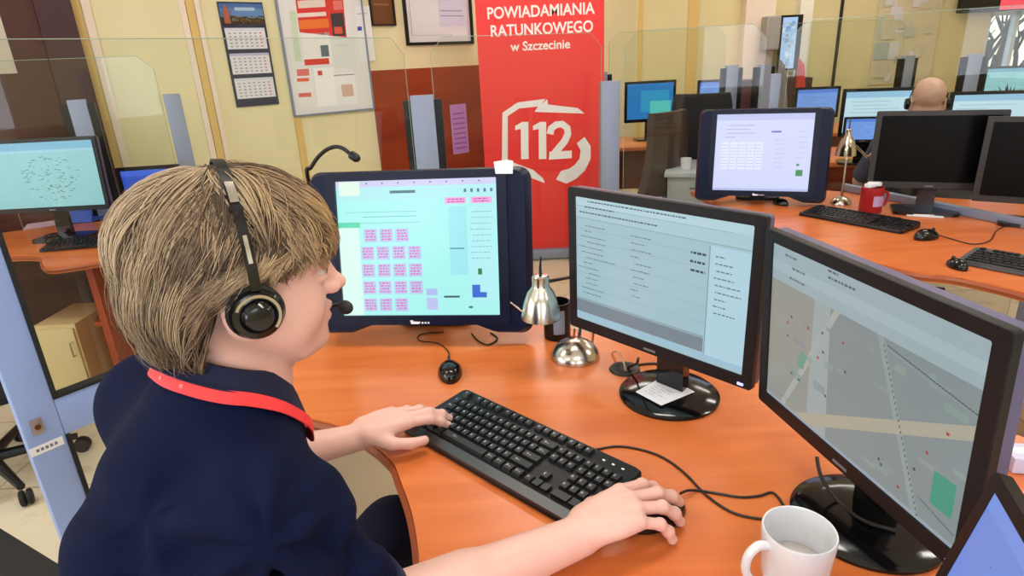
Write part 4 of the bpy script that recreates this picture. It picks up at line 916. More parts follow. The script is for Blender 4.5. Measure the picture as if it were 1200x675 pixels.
W_L = onz(422, 512, .79); E_L = W_L+unit(V3(-.86, -.42, .0))*.235+V3(0, 0, .015)
HIP = V3(-.46, .53, .56)
def sculpt_head(f, P, R, hair=False):
    g = lambda x, y, z: P+R @ V3(x, y, z)
    f.ell(g(-.012, 0, .028), (.096, .075, .082), R, 0)
    f.ell(g(.032, 0, -.028), (.056, .061, .082), R, .02)
    for s in (-1, 1):
        f.cap(g(-.006, s*.052, -.052), g(.052, s*.024, -.094), .022, .019, .025)
        f.ell(g(.044, s*.040, -.046), (.032, .025, .034), R, .02)
        f.cap(g(.080, s*.012, .018), g(.066, s*.044, .016), .010, .009, .018)
    f.ell(g(.073, 0, -.096), (.019, .021, .018), R, .020)
    f.ell(g(.068, 0, -.064), (.021, .028, .024), R, .018)
    for s in (-1, 1):
        f.ell(g(.092, s*.031, -.004), (.013, .015, .011), R, .012, True)
        f.ell(g(.0765, s*.031, .0035), (.0125, .0150, .0085), R, .003); f.ell(g(.0745, s*.031, -.0125), (.0125, .0150, .0065), R, .003)
    f.cap(g(.083, 0, .006), g(.102, 0, -.028), .0080, .0085, .012); f.ell(g(.1065, 0, -.031), (.0100, .0095, .0090), R, .007)
    for s in (-1, 1): f.ell(g(.096, s*.011, -.035), (.010, .007, .007), R, .005)
    f.cap(g(.083, -.019, -.0625), g(.0925, 0, -.0585), .0042, .0052, .005); f.cap(g(.083, .019, -.0625), g(.0925, 0, -.0585), .0042, .0052, .005)
    f.cap(g(.082, -.016, -.071), g(.0905, 0, -.0715), .0045, .0058, .005); f.cap(g(.082, .016, -.071), g(.0905, 0, -.0715), .0045, .0058, .005)
    f.cap(g(.0905, -.022, -.0655), g(.0975, 0, -.065), .0016, .0018, .003, True); f.cap(g(.0905, .022, -.0655), g(.0975, 0, -.065), .0016, .0018, .003, True)
    for s in (-1, 1):
        f.ell(g(-.014, s*.078, -.026), (.021, .009, .034), R, .008); f.ell(g(-.008, s*.088, -.022), (.010, .006, .019), R, .005, True)
        f.ell(g(-.008, s*.075, -.055), (.010, .007, .010), R, .006)
def hand(f, w, d, n, t, fing, thumb, scale=1.0, el=None):
    """w wrist, d towards the knuckles, n back of the hand, t towards the thumb side"""
    d, n = unit(d), unit(n); t = unit(t-d*np.dot(t, d)); n = unit(n-d*np.dot(n, d)-t*np.dot(n, t)); s = scale; tips = []
    offs = (.031, .0105, -.0105, -.030); kd = (.086, .089, .084, .075)
    f.ell(w+d*.046*s+n*-.001, (.050*s, .040*s, .0165*s), np.stack([d, t, n], 1), .02)
    for i in range(4):
        K = w+d*kd[i]*s+t*offs[i]*s+n*(.003-.004*(i == 3)); f.cap(w+d*.012*s+t*offs[i]*.5*s, K, .0165*s, .0115*s, .010)
        L = [(.044, .026, .020), (.048, .030, .021), (.044, .028, .021), (.034, .021, .018)][i]; r = [.0098, .0100, .0095, .0083][i]; p = K; ang = 0
        spread = fing[i][3] if len(fing[i]) > 3 else 0
        for j in range(3):
            ang += fing[i][j]; dd = unit((d*cos(spread)+t*sin(spread)))*cos(ang)-n*sin(ang); q = p+dd*L[j]*s
            f.cap(p, q, (r-.0006*j)*s, (r-.0006*(j+1))*s, .0035); f.ell(p, (r*1.04*s,)*3, None, .004); p = q
        tips.append((p, dd))
    p = w+d*.018*s+t*.022*s-n*.006; th = thumb
    for j, (L, a, b) in enumerate(th):
        dd = unit(d*cos(a)+t*sin(a)-n*sin(b)); q = p+dd*L*s; f.cap(p, q, [.016, .0118, .0105][j]*s, [.0122, .0105, .0090][j]*s, .009 if j == 0 else .004); p = q
    tips.append((p, dd)); return tips
lo = np.minimum.reduce([E_R, E_L, N_, OPL+V3(-.15, -.15, .74)])-.09; hi = np.maximum.reduce([W_R+.2, W_L+.2, HC_+.16])
lo[2] = .70; hi[2] = HC_[2]+.14
F = Field(lo, hi, .003)
sculpt_head(F, HC_, HR)
F.cap(hp_(-.026, 0, -.055), N_+V3(0, 0, -.02), .048, .056, .02); F.cap(hp_(.012, 0, -.07), N_+V3(.03, .02, -.02), .034, .045, .02)
# chest and arms under the shirt, so that the body is one surface
F.cap(N_+V3(0, 0, -.06), S_R, .035, .04, .02); F.cap(N_+V3(0, 0, -.06), S_L, .035, .04, .02)
F.cap(N_+V3(0, 0, -.14)-FT*.0, HIP*.5+N_*.5, .07, .07, .03)
F.cap(S_R, E_R, .036, .038, .02); F.cap(S_L, E_L, .036, .038, .02)
F.cap(E_R, W_R, .043, .029, .012); F.cap(E_R, E_R+(W_R-E_R)*.4, .042, .040, .015)
F.cap(E_L, W_L, .040, .025, .012); F.cap(E_L, E_L+(W_L-E_L)*.4, .042, .038, .015)
dR = unit(onz(772, 591, .79)-onz(682, 627, .79)); dR = unit(dR+V3(0, 0, .06))
tR = unit(np.cross(V3(0, 0, 1), dR)); nR = unit(V3(0, 0, 1)-.12*tR+.12*dR)
tipsR = hand(F, W_R+V3(0, 0, .012), dR, nR, tR, [(.24, .42, .32, .10), (.22, .38, .28, -.03), (.30, .48, .34, -.10), (.42, .52, .34, -.20)], [(.040, .72, .30), (.034, .42, .35), (.026, .12, .30)], 1.06)
dL = unit(onz(490, 489, .79)-onz(422, 512, .79)+V3(0, 0, .0)); tL = unit(np.cross(dL, V3(0, 0, 1))); nL = unit(V3(0, 0, 1)+.25*tL*-1+.05*dL)
tipsL = hand(F, W_L+V3(0, 0, .012), dL, nL, tL, [(.18, .35, .25, -.02), (.12, .35, .3, .0), (.15, .4, .3, -.03), (.2, .4, .3, -.10)], [(.040, .85, .25), (.034, .30, .22), (.028, .02, .1)], 1.0)
me = F.mesh(); body = obj('body', me, SKIN, op, sm=0, world=True); me.shade_smooth()
body_bvh = bvh_of(me)
del F
# fingernails
bm = nb()
for tp, dd in tipsR[:4]+tipsL:
    n_ = unit(V3(0, 0, 1)-dd*dd[2]); s_ = unit(np.cross(n_, dd)); q = tp+n_*.0065-OPL
    r = bmesh.ops.create_uvsphere(bm, u_segments=10, v_segments=6, radius=1, matrix=frame_m(q, dd*.0065, s_*.0052, n_*.0018))
obj('fingernails', bm, mat('nail', (232,190,180), .25), body)
# eyes and brows
for s in (-1, 1):
    ec = hp_(.0738, s*.031, -.0058)-OPL
    bm = nb(); bmesh.ops.create_uvsphere(bm, u_segments=20, v_segments=12, radius=.0118, matrix=Matrix.Translation(ec)); e = obj('eye', bm, mat('eye_white', (206,196,190), .2), body)
    bm = nb(); lathe(bm, [(.0055, 0), (.0052, .0006), (.002, .001), (0, .001)], 16, M=frame_m(ec+unit(hf-hu*.25)*.0110, hl, np.cross(unit(hf-hu*.25), hl), unit(hf-hu*.25))); obj('iris', bm, mat('iris_grey', (80,92,96), .2), e)
bm = nb()
for s in (-1, 1): tube(bm, [hp_(.094, s*.014, .016)-OPL, hp_(.088, s*.032, .022)-OPL, hp_(.076, s*.046, .016)-OPL], [.0022, .0028, .001], 6)
obj('eyebrows', bm, mat('brow_brown', (150,116,78), .8), body)
# ---- polo shirt
TR_ = np.stack([RTd, unit(np.cross(V3(0, 0, 1), RTd)), V3(0, 0, 1)], 1)
SP = HIP*1.0; CH_ = N_+V3(0, 0, -.21)-FT*.055
lo = np.minimum.reduce([E_R, E_L, HIP-V3(.26, .24, 0), N_])-.05; hi = np.maximum.reduce([E_R, S_R, E_L, N_])+.09; lo[2] = .50; hi[2] = N_[2]+.09
F = Field(lo, hi, .005)
ud = unit(CH_-HIP); Rt = np.stack([RTd, unit(np.cross(ud, RTd)), ud], 1); Rt[:, 1] = unit(np.cross(Rt[:, 2], Rt[:, 0])); 
F.ell(CH_, (.172, .118, .20), Rt, 0); F.ell(HIP+V3(0, 0, .13), (.165, .135, .19), Rt, .06); F.ell(HIP+V3(0, 0, .0), (.17, .14, .12), Rt, .05)
F.cap(N_+V3(0, 0, -.055), S_R, .052, .058, .05); F.cap(N_+V3(0, 0, -.055), S_L, .052, .060, .05)
F.cap(N_+V3(0, 0, -.09)-FT*.025, N_+V3(0, 0, -.025)-FT*.012, .085, .066, .03); F.cap(CH_-FT*.05+V3(0, 0, .04), N_-FT*.02+V3(0, 0, -.08), .09, .07, .05)
cR = S_R+(E_R-S_R)*.86; cL = S_L+(E_L-S_L)*.80
B_ = Field(lo, hi, .005); B_.d += .0
B_.cap(S_R, cR+(E_R-S_R)*.25, .058, .058, 0); B_.cap(S_L, cL+(E_L-S_L)*.25, .060, .058, 0)
B_.cut(cR, (E_R-S_R), cR-.12, cR+.16, .002); B_.cut(cL, (E_L-S_L), cL-.12, cL+.16, .002)
hh_ = np.clip(.5+.5*(B_.d-F.d)/.04, 0, 1); F.d = (B_.d*(1-hh_)+F.d*hh_-.04*hh_*(1-hh_)).astype(np.float32); del B_, hh_
view_ = unit(CAM-S_R)
def fold(a, b, r, k=.02, sub=False, mid=None):
    P = [a, b] if mid is None else [a, mid, b]
    for i in range(len(P)-1): F.cap(P[i], P[i+1], r, r*.8, k, sub)
# cloth wrinkles: soft ridges and creases running from the armpits
arm = unit(E_R-S_R); view = unit(CAM-S_R)
for dx, dz_, L_, r_, sb in ((.0, .00, .13, .010, False), (.03, -.045, .15, .009, False), (-.02, -.09, .16, .010, False), (.05, -.02, .10, .007, True), (.01, -.07, .14, .008, True)):
    a = S_R+view*.064+RTd*dx*-1+V3(0, 0, dz_); b = a+(-RTd*.7-FT*.55+V3(0, 0, -.25))*L_; 
    fold(a, b, r_, .03, sb)
for k_, (ta, sgn) in enumerate(((.35, False), (.52, True), (.66, False), (.8, True))):
    c = S_R+(E_R-S_R)*ta; sd_ = unit(np.cross(arm, view)); fold(c+view*.061-sd_*.04, c+view*.060+sd_*.05+arm*.02, .009, .02, sgn)
# hem is tucked behind the seat; open neck
me = F.mesh()
vn = np.empty(len(me.vertices)*3); me.vertices.foreach_get('co', vn); vn = vn.reshape(-1, 3); nn = np.empty_like(vn).ravel(); me.vertices.foreach_get('normal', nn); nn = nn.reshape(-1, 3)
def creases(A, ref, amp, R_, k_, ph_):
    up = V3(0, 0, 1); sdv = unit(np.cross(ref, up)); u2 = np.cross(sdv, ref); q = vn-A; a = q @ sdv; b = q @ u2; r = np.sqrt(a*a+b*b); t_ = np.arctan2(b, a)
    return amp*np.exp(-(r/R_)**2)*np.clip(r/.035, 0, 1)*(np.cos(k_*t_+ph_+14*r)+.5*np.cos((k_*1.7)*t_+2*ph_-20*r))
dsp = creases(S_R+V3(0, 0, -.06)-RTd*.03, view_, .0060, .17, 6, .6)+creases(S_R*.4+E_R*.6+V3(0, 0, .02), view_, .0045, .11, 5, 2.0)+creases(HIP+V3(0, 0, .16)+RTd*.1, view_, .006, .16, 5, 1.0)+creases(N_+V3(-.10, .0, -.20), view_, .004, .14, 4, .2)
me.vertices.foreach_set('co', (vn+nn*dsp[:, None]).ravel()); me.update(); shirt_bvh = bvh_of(me); shirt = obj('polo_shirt', me, NAVY, op, sm=0, world=True); me.shade_smooth(); del F
# sleeve cuffs
for S_, E_, c, nm in ((S_R, E_R, cR, 'r'), (S_L, E_L, cL, 'l')):
    ax = unit(E_-S_); x = unit(np.cross(ax, V3(.2, .1, 1))); bm = nb()
    lathe(bm, [(.056, -.022), (.0625, -.021), (.0625, .0), (.058, .001), (.050, -.002)], 36, M=frame_m(c-OPL, x, np.cross(ax, x), ax)); obj('sleeve_cuff', bm, mat('navy_rib', (16,24,58), .9), shirt)
# collar: stand and fall
nc = N_+V3(0, 0, .012)-OPL; cf = unit(FT*.6+hf*.4); cf[2] = 0; cf = unit(cf); cl_ = V3(-cf[1], cf[0], 0)
rows = []; HEM = []; na = 41
bm = nb()
for i in range(na):
    a = radians(-158+316*i/(na-1)); back = (1+cos(a))/2   # a=0 at the back of the neck
    dirv = -cf*cos(a)+cl_*sin(a); fr = 1-back
    zt = .020*back+.008; tipz = .022+.075*max(0, fr-.6)/.4
    r0, r1, r2 = .054, .056, .072+.012*fr
    e = 1+.10*fr
    p = [nc+dirv*r0*e+V3(0, 0, -.01-.02*fr), nc+dirv*(r0+.001)*e+V3(0, 0, zt), nc+dirv*(r1+.006)*e+V3(0, 0, zt+.004), nc+dirv*(r2*.9)*e+V3(0, 0, zt-.02-.01*fr), nc+dirv*r2*e+V3(0, 0, zt-tipz)]
    p = [q+V3(0, 0, -.42*np.dot(q-nc, cf)) for q in p]
    # keep the fall just above the shirt
    for j in (3, 4):
        h, n_, _, _ = shirt_bvh.find_nearest(Vector(p[j]+OPL)); 
        if h is not None:
            dd = np.array(Vector(p[j]+OPL)-h); sgn = np.dot(dd, np.array(n_)); 
            if sgn < .004: p[j] = np.array(h)+np.array(n_)*.005-OPL
    HEM.append(tuple(p[4])); rows.append([bm.verts.new(Vector(q)) for q in p])
for A, B in zip(rows, rows[1:]):
    for j in range(4): bm.faces.new((A[j], A[j+1], B[j+1], B[j]))
co = obj('collar', bm, MATS['navy_rib'], shirt); md = co.modifiers.new('t', 'SOLIDIFY'); md.thickness = .0028; md2 = co.modifiers.new('s', 'SUBSURF'); md2.levels = md2.render_levels = 1
# lanyard: a ribbon lying on the shirt
def onshirt(px, py, out=.0045):
    d = Vector(ray(px, py)).normalized(); h, n_, i, dist = shirt_bvh.ray_cast(Vector(CAM), d)
    return (h+n_*out, n_) if h is not None else None
lp_ = []
for i in range(12, 41, 2):      # along the hem of the collar, from behind the neck over the right shoulder to the chest
    q = np.array(HEM[40-i]); h, n_, _, _ = shirt_bvh.find_nearest(Vector(q+OPL)); lp_.append((q+OPL, q))
seq = []
for q, _ in lp_:
    c_ = N_+V3(0, 0, -.01); o_ = unit((q-c_)*V3(1, 1, 0)); w_ = q+o_*.007+V3(0, 0, -.003); h, n_, _, _ = shirt_bvh.find_nearest(Vector(w_)); hn = np.array(n_)
    g_ = np.dot(w_-np.array(h), hn); w_ = np.array(h)+hn*max(.004, min(g_, .008)); seq.append((w_, unit(hn*.8+o_*.4)))
for k_, (fx, fz) in enumerate(((.09, -.12), (.11, -.17), (.115, -.22), (.118, -.28))):
    q = N_+FT*(fx+.03)+RTd*(.03-.008*k_)+V3(0, 0, fz); h, n_, _, _ = shirt_bvh.find_nearest(Vector(q)); seq.append((np.array(h)+np.array(n_)*.005, np.array(n_)))
pts = catmull([p-OPL for p, n_ in seq], 3); nrm = catmull([n_ for p, n_ in seq], 3)
bm = nb(); ribbon(bm, pts, nrm, .0145, .0015)
lan = obj('lanyard', bm, RED, None, loc=OPL); tag(lan, 'red ribbon lanyard around the neck of the blond seated person', 'lanyard')
L = [((-.002, -.002, .002, .002), (244,120,120), 1)]
for k_ in (5, 10, 15, 20):
    if k_ < len(pts)-1: 
        p, n_ = pts[k_], nrm[k_].normalized(); t_ = (pts[k_+1]-p).normalized(); decal('lanyard_print', L, PAINT, lan, frame_m(p+n_*.0019, t_, n_.cross(t_), n_))
# ---- trousers and shoes
KN_R = V3(-.07, 1.00, .56)-0; KN_L = V3(-.30, 1.06, .56); HPR = HIP+RTd*.09+V3(0, 0, -.04); HPL = HIP-RTd*.09+V3(0, 0, -.04)
KN_R = HPR+unit(V3(.62, .78, 0))*.47+V3(0, 0, .05); KN_L = HPL+unit(V3(.56, .83, 0))*.49+V3(0, 0, .06)
AN_R = V3(KN_R[0]+.02, KN_R[1]-.02, .10); AN_L = V3(KN_L[0]-.02, KN_L[1]+.0, .10)
lo = np.minimum.reduce([HPL, HPR, AN_L, KN_L])-.17; hi = np.maximum.reduce([HPR, KN_R, AN_R, KN_L])+.14; lo[2] = .03; hi[2] = .72
F = Field(lo, hi, .007)
F.ell(HIP+V3(0, 0, -.01), (.17, .145, .12), TR_, 0)
for H_, K_, A_ in ((HPR, KN_R, AN_R), (HPL, KN_L, AN_L)): F.cap(H_, K_, .085, .066, .03); F.cap(K_, A_, .064, .052, .02)
tr = obj('trousers', F.mesh(), TROUS, op, sm=0, world=True); tr.data.shade_smooth(); del F
for A_ in (AN_R, AN_L):
    F = Field(A_-V3(.12, .12, .11), A_+V3(.22, .26, .08), .005); d_ = unit(V3(.45, .9, 0))
    F.cap(V3(*A_[:2], .045), V3(*(A_+d_*.14)[:2], .038), .044, .040, .02); F.cap(A_, V3(*A_[:2], .05), .045, .042, .02); F.cut((0, 0, .006), (0, 0, -1), A_-V3(.12, .12, .11), A_+V3(.22, .26, .08))
    sh = obj('shoe', F.mesh(), mat('shoe_black', (22,22,24), .5), op, sm=0, world=True); sh.data.shade_smooth()
# ---- hair
HO = V3(-.012, 0, .024); A3 = V3(.097, .077, .084)
cp = unit(V3(-.16, 0, 1.0)); e1 = unit(V3(1, 0, 0)-cp*cp[0]); e2 = np.cross(cp, e1)      # e1 forward, e2 left
def hem(phi):   # polar angle at which the hair ends; phi 0 = face, +-pi = nape
    x = abs((phi+pi) % (2*pi)-pi); return np.interp(x, [0, .5, .95, 1.25, 1.5, 1.75, 2.1, 2.6, pi], [1.76, 1.79, 1.84, 1.93, 1.80, 1.86, 2.42, 2.54, 2.54])
def hdir(th, ph): return (np.cos(th)[..., None]*cp+np.sin(th)[..., None]*(np.cos(ph)[..., None]*e1+np.sin(ph)[..., None]*e2))
def rell(d): return 1/np.sqrt(((d/A3)**2).sum(-1))
def vol(th, ph):   # how far the hair stands off the scalp
    x = np.abs((ph+pi) % (2*pi)-pi)
    top = .009+.001*np.cos(ph); side = np.interp(x, [0, .6, 1.2, 1.7, 2.3, pi], [.018, .016, .012, .014, .019, .020]); w = np.clip(th/1.2, 0, 1)
    o = top*(1-w)+side*w
    return o*np.interp(np.abs(th), [0, 1.5, 1.95, 2.55], [1, 1.05, 1.0, .40])+.046*np.clip((th-1.65)/.75, 0, 1)*np.interp(x, [1.5, 2.1], [0, 1])
def strands(n, M, lift0, lift1, wid, nclump, seed, cfun, tipk=.75):
    g = np.random.default_rng(seed)
    cph = g.uniform(-pi, pi, nclump); cth = np.sqrt(g.random(nclump))*2.2; ch = g.random(nclump); cv = g.normal(0, 1, nclump)
    ci = g.integers(0, nclump, n); ph0 = cph[ci]+g.normal(0, .11, n)/np.maximum(.35, np.sin(np.clip(cth[ci], .35, 2.7))); th0 = np.clip(cth[ci]+g.normal(0, .10, n), .02, None)
    H = hem(ph0); th0 = np.minimum(th0, H-.28); ln = g.uniform(.75, 1.25, n)*.95
    th1 = np.minimum(th0+ln, H+g.normal(0, .05, n)+.06*cv[ci]*.6); th1c = np.minimum(cth[ci]+.95, hem(cph[ci])+.05*cv[ci])
    t = np.linspace(0, 1, M)[None, :]
    th = th0[:, None]+(th1-th0)[:, None]*t
    x = (ph0+pi) % (2*pi)-pi; cx = (cph[ci]+pi) % (2*pi)-pi
    swirl = np.sign(cx)*np.interp(np.abs(cx), [0, .5, .9, 1.3, 2.2, 2.9, pi], [-.0, -.20, .0, .55, .42, .10, 0.])   # brushed back at the sides
    sw = swirl[:, None]*(t**1.1)-.50*np.sign(cx)[:, None]*np.clip(np.abs(cx)-1.8, 0, .6)[:, None]*np.clip(th-1.6, 0, 1)**1.3+.10*np.sin(ch[ci]*20)[:, None]*t**2
    pull = (tipk*t**1.6)
    ph = ph0[:, None]*(1-pull)+cph[ci][:, None]*pull+sw
    d = hdir(th, ph); R0 = rell(d); V_ = vol(th, ph)
    lf = (lift0+(lift1-lift0)*(g.random(n)*.55+.45*ch[ci]))[:, None]
    prof = np.interp(t[0], [0, .12, .5, .85, 1], [.15, .65, 1, .98, .86])[None, :]
    R = R0+V_*lf*prof+.0025*np.sin(6*t+ch[ci][:, None]*30)*t
    P = HO+d*R[..., None]
    P = P @ HR.T+HC_-OPL
    T = np.gradient(P, axis=1); T /= np.linalg.norm(T, axis=2, keepdims=True)+1e-9
    Nn = (d @ HR.T); Bn = np.cross(T, Nn); Bn /= np.linalg.norm(Bn, axis=2, keepdims=True)+1e-9; Nn = np.cross(Bn, T)
    w = wid*(.7+.6*g.random(n))[:, None]*np.interp(t[0], [0, .2, .7, 1], [.6, 1, .8, .12])[None, :]
    ring = []
    for a_, b_ in ((-1, -.25), (0, .42), (1, -.25)): ring.append(P+Bn*(w*a_)[..., None]+Nn*(w*b_)[..., None])
    Vv = np.stack(ring, 2).reshape(-1, 3)
    base = (np.arange(n)*M*3)[:, None, None]+(np.arange(M-1)*3)[None, :, None]; q = []
    for k in range(3): k2 = (k+1) % 3; q.append(np.stack([base[..., 0]+k, base[..., 0]+k2, base[..., 0]+3+k2, base[..., 0]+3+k], -1))
    Fq = np.stack(q, 2).reshape(-1, 4); col = cfun(g, ch[ci], t, n, M, ph0, th0)
    return Vv, Fq, np.repeat(col.reshape(-1, 3), 3, 0)
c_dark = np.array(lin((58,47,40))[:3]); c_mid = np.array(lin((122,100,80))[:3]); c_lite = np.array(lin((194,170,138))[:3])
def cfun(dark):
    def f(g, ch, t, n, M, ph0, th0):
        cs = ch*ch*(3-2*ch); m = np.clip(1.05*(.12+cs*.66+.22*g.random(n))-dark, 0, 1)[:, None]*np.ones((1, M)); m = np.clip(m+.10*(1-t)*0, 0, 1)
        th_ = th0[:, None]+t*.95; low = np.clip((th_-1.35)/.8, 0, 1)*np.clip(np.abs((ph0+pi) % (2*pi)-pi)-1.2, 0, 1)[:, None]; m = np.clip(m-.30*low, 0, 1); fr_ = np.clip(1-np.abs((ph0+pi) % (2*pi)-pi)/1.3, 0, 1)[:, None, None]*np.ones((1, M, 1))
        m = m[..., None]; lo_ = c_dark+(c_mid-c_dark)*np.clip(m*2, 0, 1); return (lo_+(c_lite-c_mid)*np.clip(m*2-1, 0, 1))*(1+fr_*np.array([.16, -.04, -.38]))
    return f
VV, FF, CC = [], [], []; off = 0
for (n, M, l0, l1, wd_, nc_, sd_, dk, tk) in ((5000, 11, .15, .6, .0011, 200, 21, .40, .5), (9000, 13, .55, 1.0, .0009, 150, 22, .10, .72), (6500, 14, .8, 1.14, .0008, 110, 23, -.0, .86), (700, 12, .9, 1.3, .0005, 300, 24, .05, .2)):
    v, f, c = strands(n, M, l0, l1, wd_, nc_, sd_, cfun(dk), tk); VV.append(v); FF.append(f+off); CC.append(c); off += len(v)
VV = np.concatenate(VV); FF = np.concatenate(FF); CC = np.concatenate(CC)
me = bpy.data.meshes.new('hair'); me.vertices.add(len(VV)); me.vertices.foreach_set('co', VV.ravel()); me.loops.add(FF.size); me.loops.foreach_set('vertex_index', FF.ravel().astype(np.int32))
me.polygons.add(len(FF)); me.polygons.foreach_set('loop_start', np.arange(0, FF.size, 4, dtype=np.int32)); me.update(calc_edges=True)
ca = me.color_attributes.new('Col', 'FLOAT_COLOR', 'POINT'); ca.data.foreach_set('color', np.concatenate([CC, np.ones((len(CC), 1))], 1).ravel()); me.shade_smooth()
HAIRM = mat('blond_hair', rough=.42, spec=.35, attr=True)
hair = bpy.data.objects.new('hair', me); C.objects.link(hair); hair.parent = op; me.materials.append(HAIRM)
# scalp mass below the locks
nt_, np_ = 30, 60; bm = nb(); G = []
for i in range(nt_+1):
    row = []
    for j in range(np_):
        ph = -pi+2*pi*j/np_; th = (hem(ph)-.16)*i/nt_+.001; d = hdir(np.array(th), np.array(ph)); R = rell(d)+vol(np.array(th), np.array(ph))*(.45 if i < nt_-2 else .2)
        row.append(bm.verts.new(Vector(HC_-OPL+HR @ (HO+d*R))))
    G.append(row)
for i in range(nt_):
    for j in range(np_): bm.faces.new((G[i][j], G[i][(j+1) % np_], G[i+1][(j+1) % np_], G[i+1][j]))
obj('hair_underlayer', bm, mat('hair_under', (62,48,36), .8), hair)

# ---- headset
hs = thing('headset', 'black call-centre headset with chrome-ringed ear cups and a boom microphone, on the blond head', 'headset', HC_)
def hl_(x, y, z): return Vector(HR @ V3(x, y, z))
ear = V3(-.003, -.094, -.026); el = V3(-.003, .094, -.026)
def cup(e, s):
    M = frame_m(hl_(*e), Vector(HR[:, 0]), Vector(HR[:, 2]), Vector(HR[:, 1])*s) if s > 0 else frame_m(hl_(*e), Vector(HR[:, 0])*-1, Vector(HR[:, 2]), Vector(HR[:, 1])*-1)
    bm = nb(); lathe(bm, [(0, -.014), (.022, -.014), (.028, -.010), (.029, -.002), (.0265, .002), (0, .002)], 36, M=M); obj('ear_cushion', bm, RUBBER, hs)
    bm = nb(); lathe(bm, [(0, .002), (.0255, .002), (.0265, .006), (.024, .011), (.018, .013), (.0165, .012), (.0155, .016), (.012, .021), (0, .023)], 36, M=M); ec_ = obj('ear_cup', bm, BLACKG, hs)
    bm = nb(); n = 22; ra, rb = [], []
    for k in range(n+1): a = radians(20+200*k/n) ; ra.append((.0225*cos(a), .0225*sin(a))); rb.append((.0195*cos(a), .0195*sin(a)))
    for k in range(n):
        v = [bm.verts.new(M @ Vector((x, y, .0128))) for x, y in (ra[k], ra[k+1], rb[k+1], rb[k])]; bm.faces.new(v)
    obj('chrome_arc', bm, mat('chrome_arc', (190,186,176), .2, 1), ec_); return M
cup(ear, -1); cup(el, 1)

def arcp(a, k=1.0): return V3(-.015, 0, .006)+V3(.012*(1-sin(a)), cos(a)*.098*k, sin(a)*.109*k-.012*0)
pts, nr = [], []
for k in range(41):
    a = pi*k/40; a = radians(-3)+a*(186/180); p = arcp(a); p = p+V3(.0, 0, 0); pts.append(hl_(*p)); nr.append(hl_(0, cos(a), sin(a)))
bm = nb(); ribbon(bm, pts[9:32], nr[9:32], .0115, .003); obj('headband', bm, BLACKP, hs)
for rng, sgn in ((pts[:10], 0), (pts[31:], 1)):
    q = rng; n_ = nr[:10] if sgn == 0 else nr[31:]
    bm = nb(); ribbon(bm, [p+Vector(m)*.002 for p, m in zip(q, n_)], n_, .010, .0035); sl_ = obj('slider', bm, BLACKG, hs)
    bm = nb(); mid = q[3:7] if sgn == 0 else q[3:7]; nm_ = n_[3:7]; ribbon(bm, [p+Vector(m)*.006 for p, m in zip(mid, nm_)], nm_, .004, .001); obj('slider_scale', bm, MATS['chrome_arc'], sl_)
bm = nb(); k0 = 26; ribbon(bm, [p+Vector(m)*.0035 for p, m in zip(pts[27:31], nr[27:31])], nr[27:31], .0085, .001); obj('band_end', bm, MATS['chrome_arc'], hs)
mt_ = Vector(dep(405, 347, .80)-HC_); 
mic_tip = hl_(.118, .012, -.070)
bm = nb(); tube(bm, catmull([hl_(.006, .098, -.030), hl_(.045, .088, -.068), hl_(.09, .060, -.082), mic_tip+hl_(0, .022, -.002)], 6), .0022, 8); obj('microphone_boom', bm, BLACKP, hs)
bm = nb(); bmesh.ops.create_uvsphere(bm, u_segments=18, v_segments=12, radius=1, matrix=frame_m(mic_tip, hl_(.0095, .0, 0), hl_(0, .014, 0), hl_(0, 0, .0085))); obj('microphone_foam', bm, RUBBER, hs)
# cable of the headset below the chin
cable('thin headset cord hanging below the blond person chin', [Vector(hp_(.02, .09, -.05)), Vector(hp_(.05, .10, -.10)), Vector(hp_(.03, .12, -.16)), Vector(N_+V3(.02, .16, -.15))], .0018)
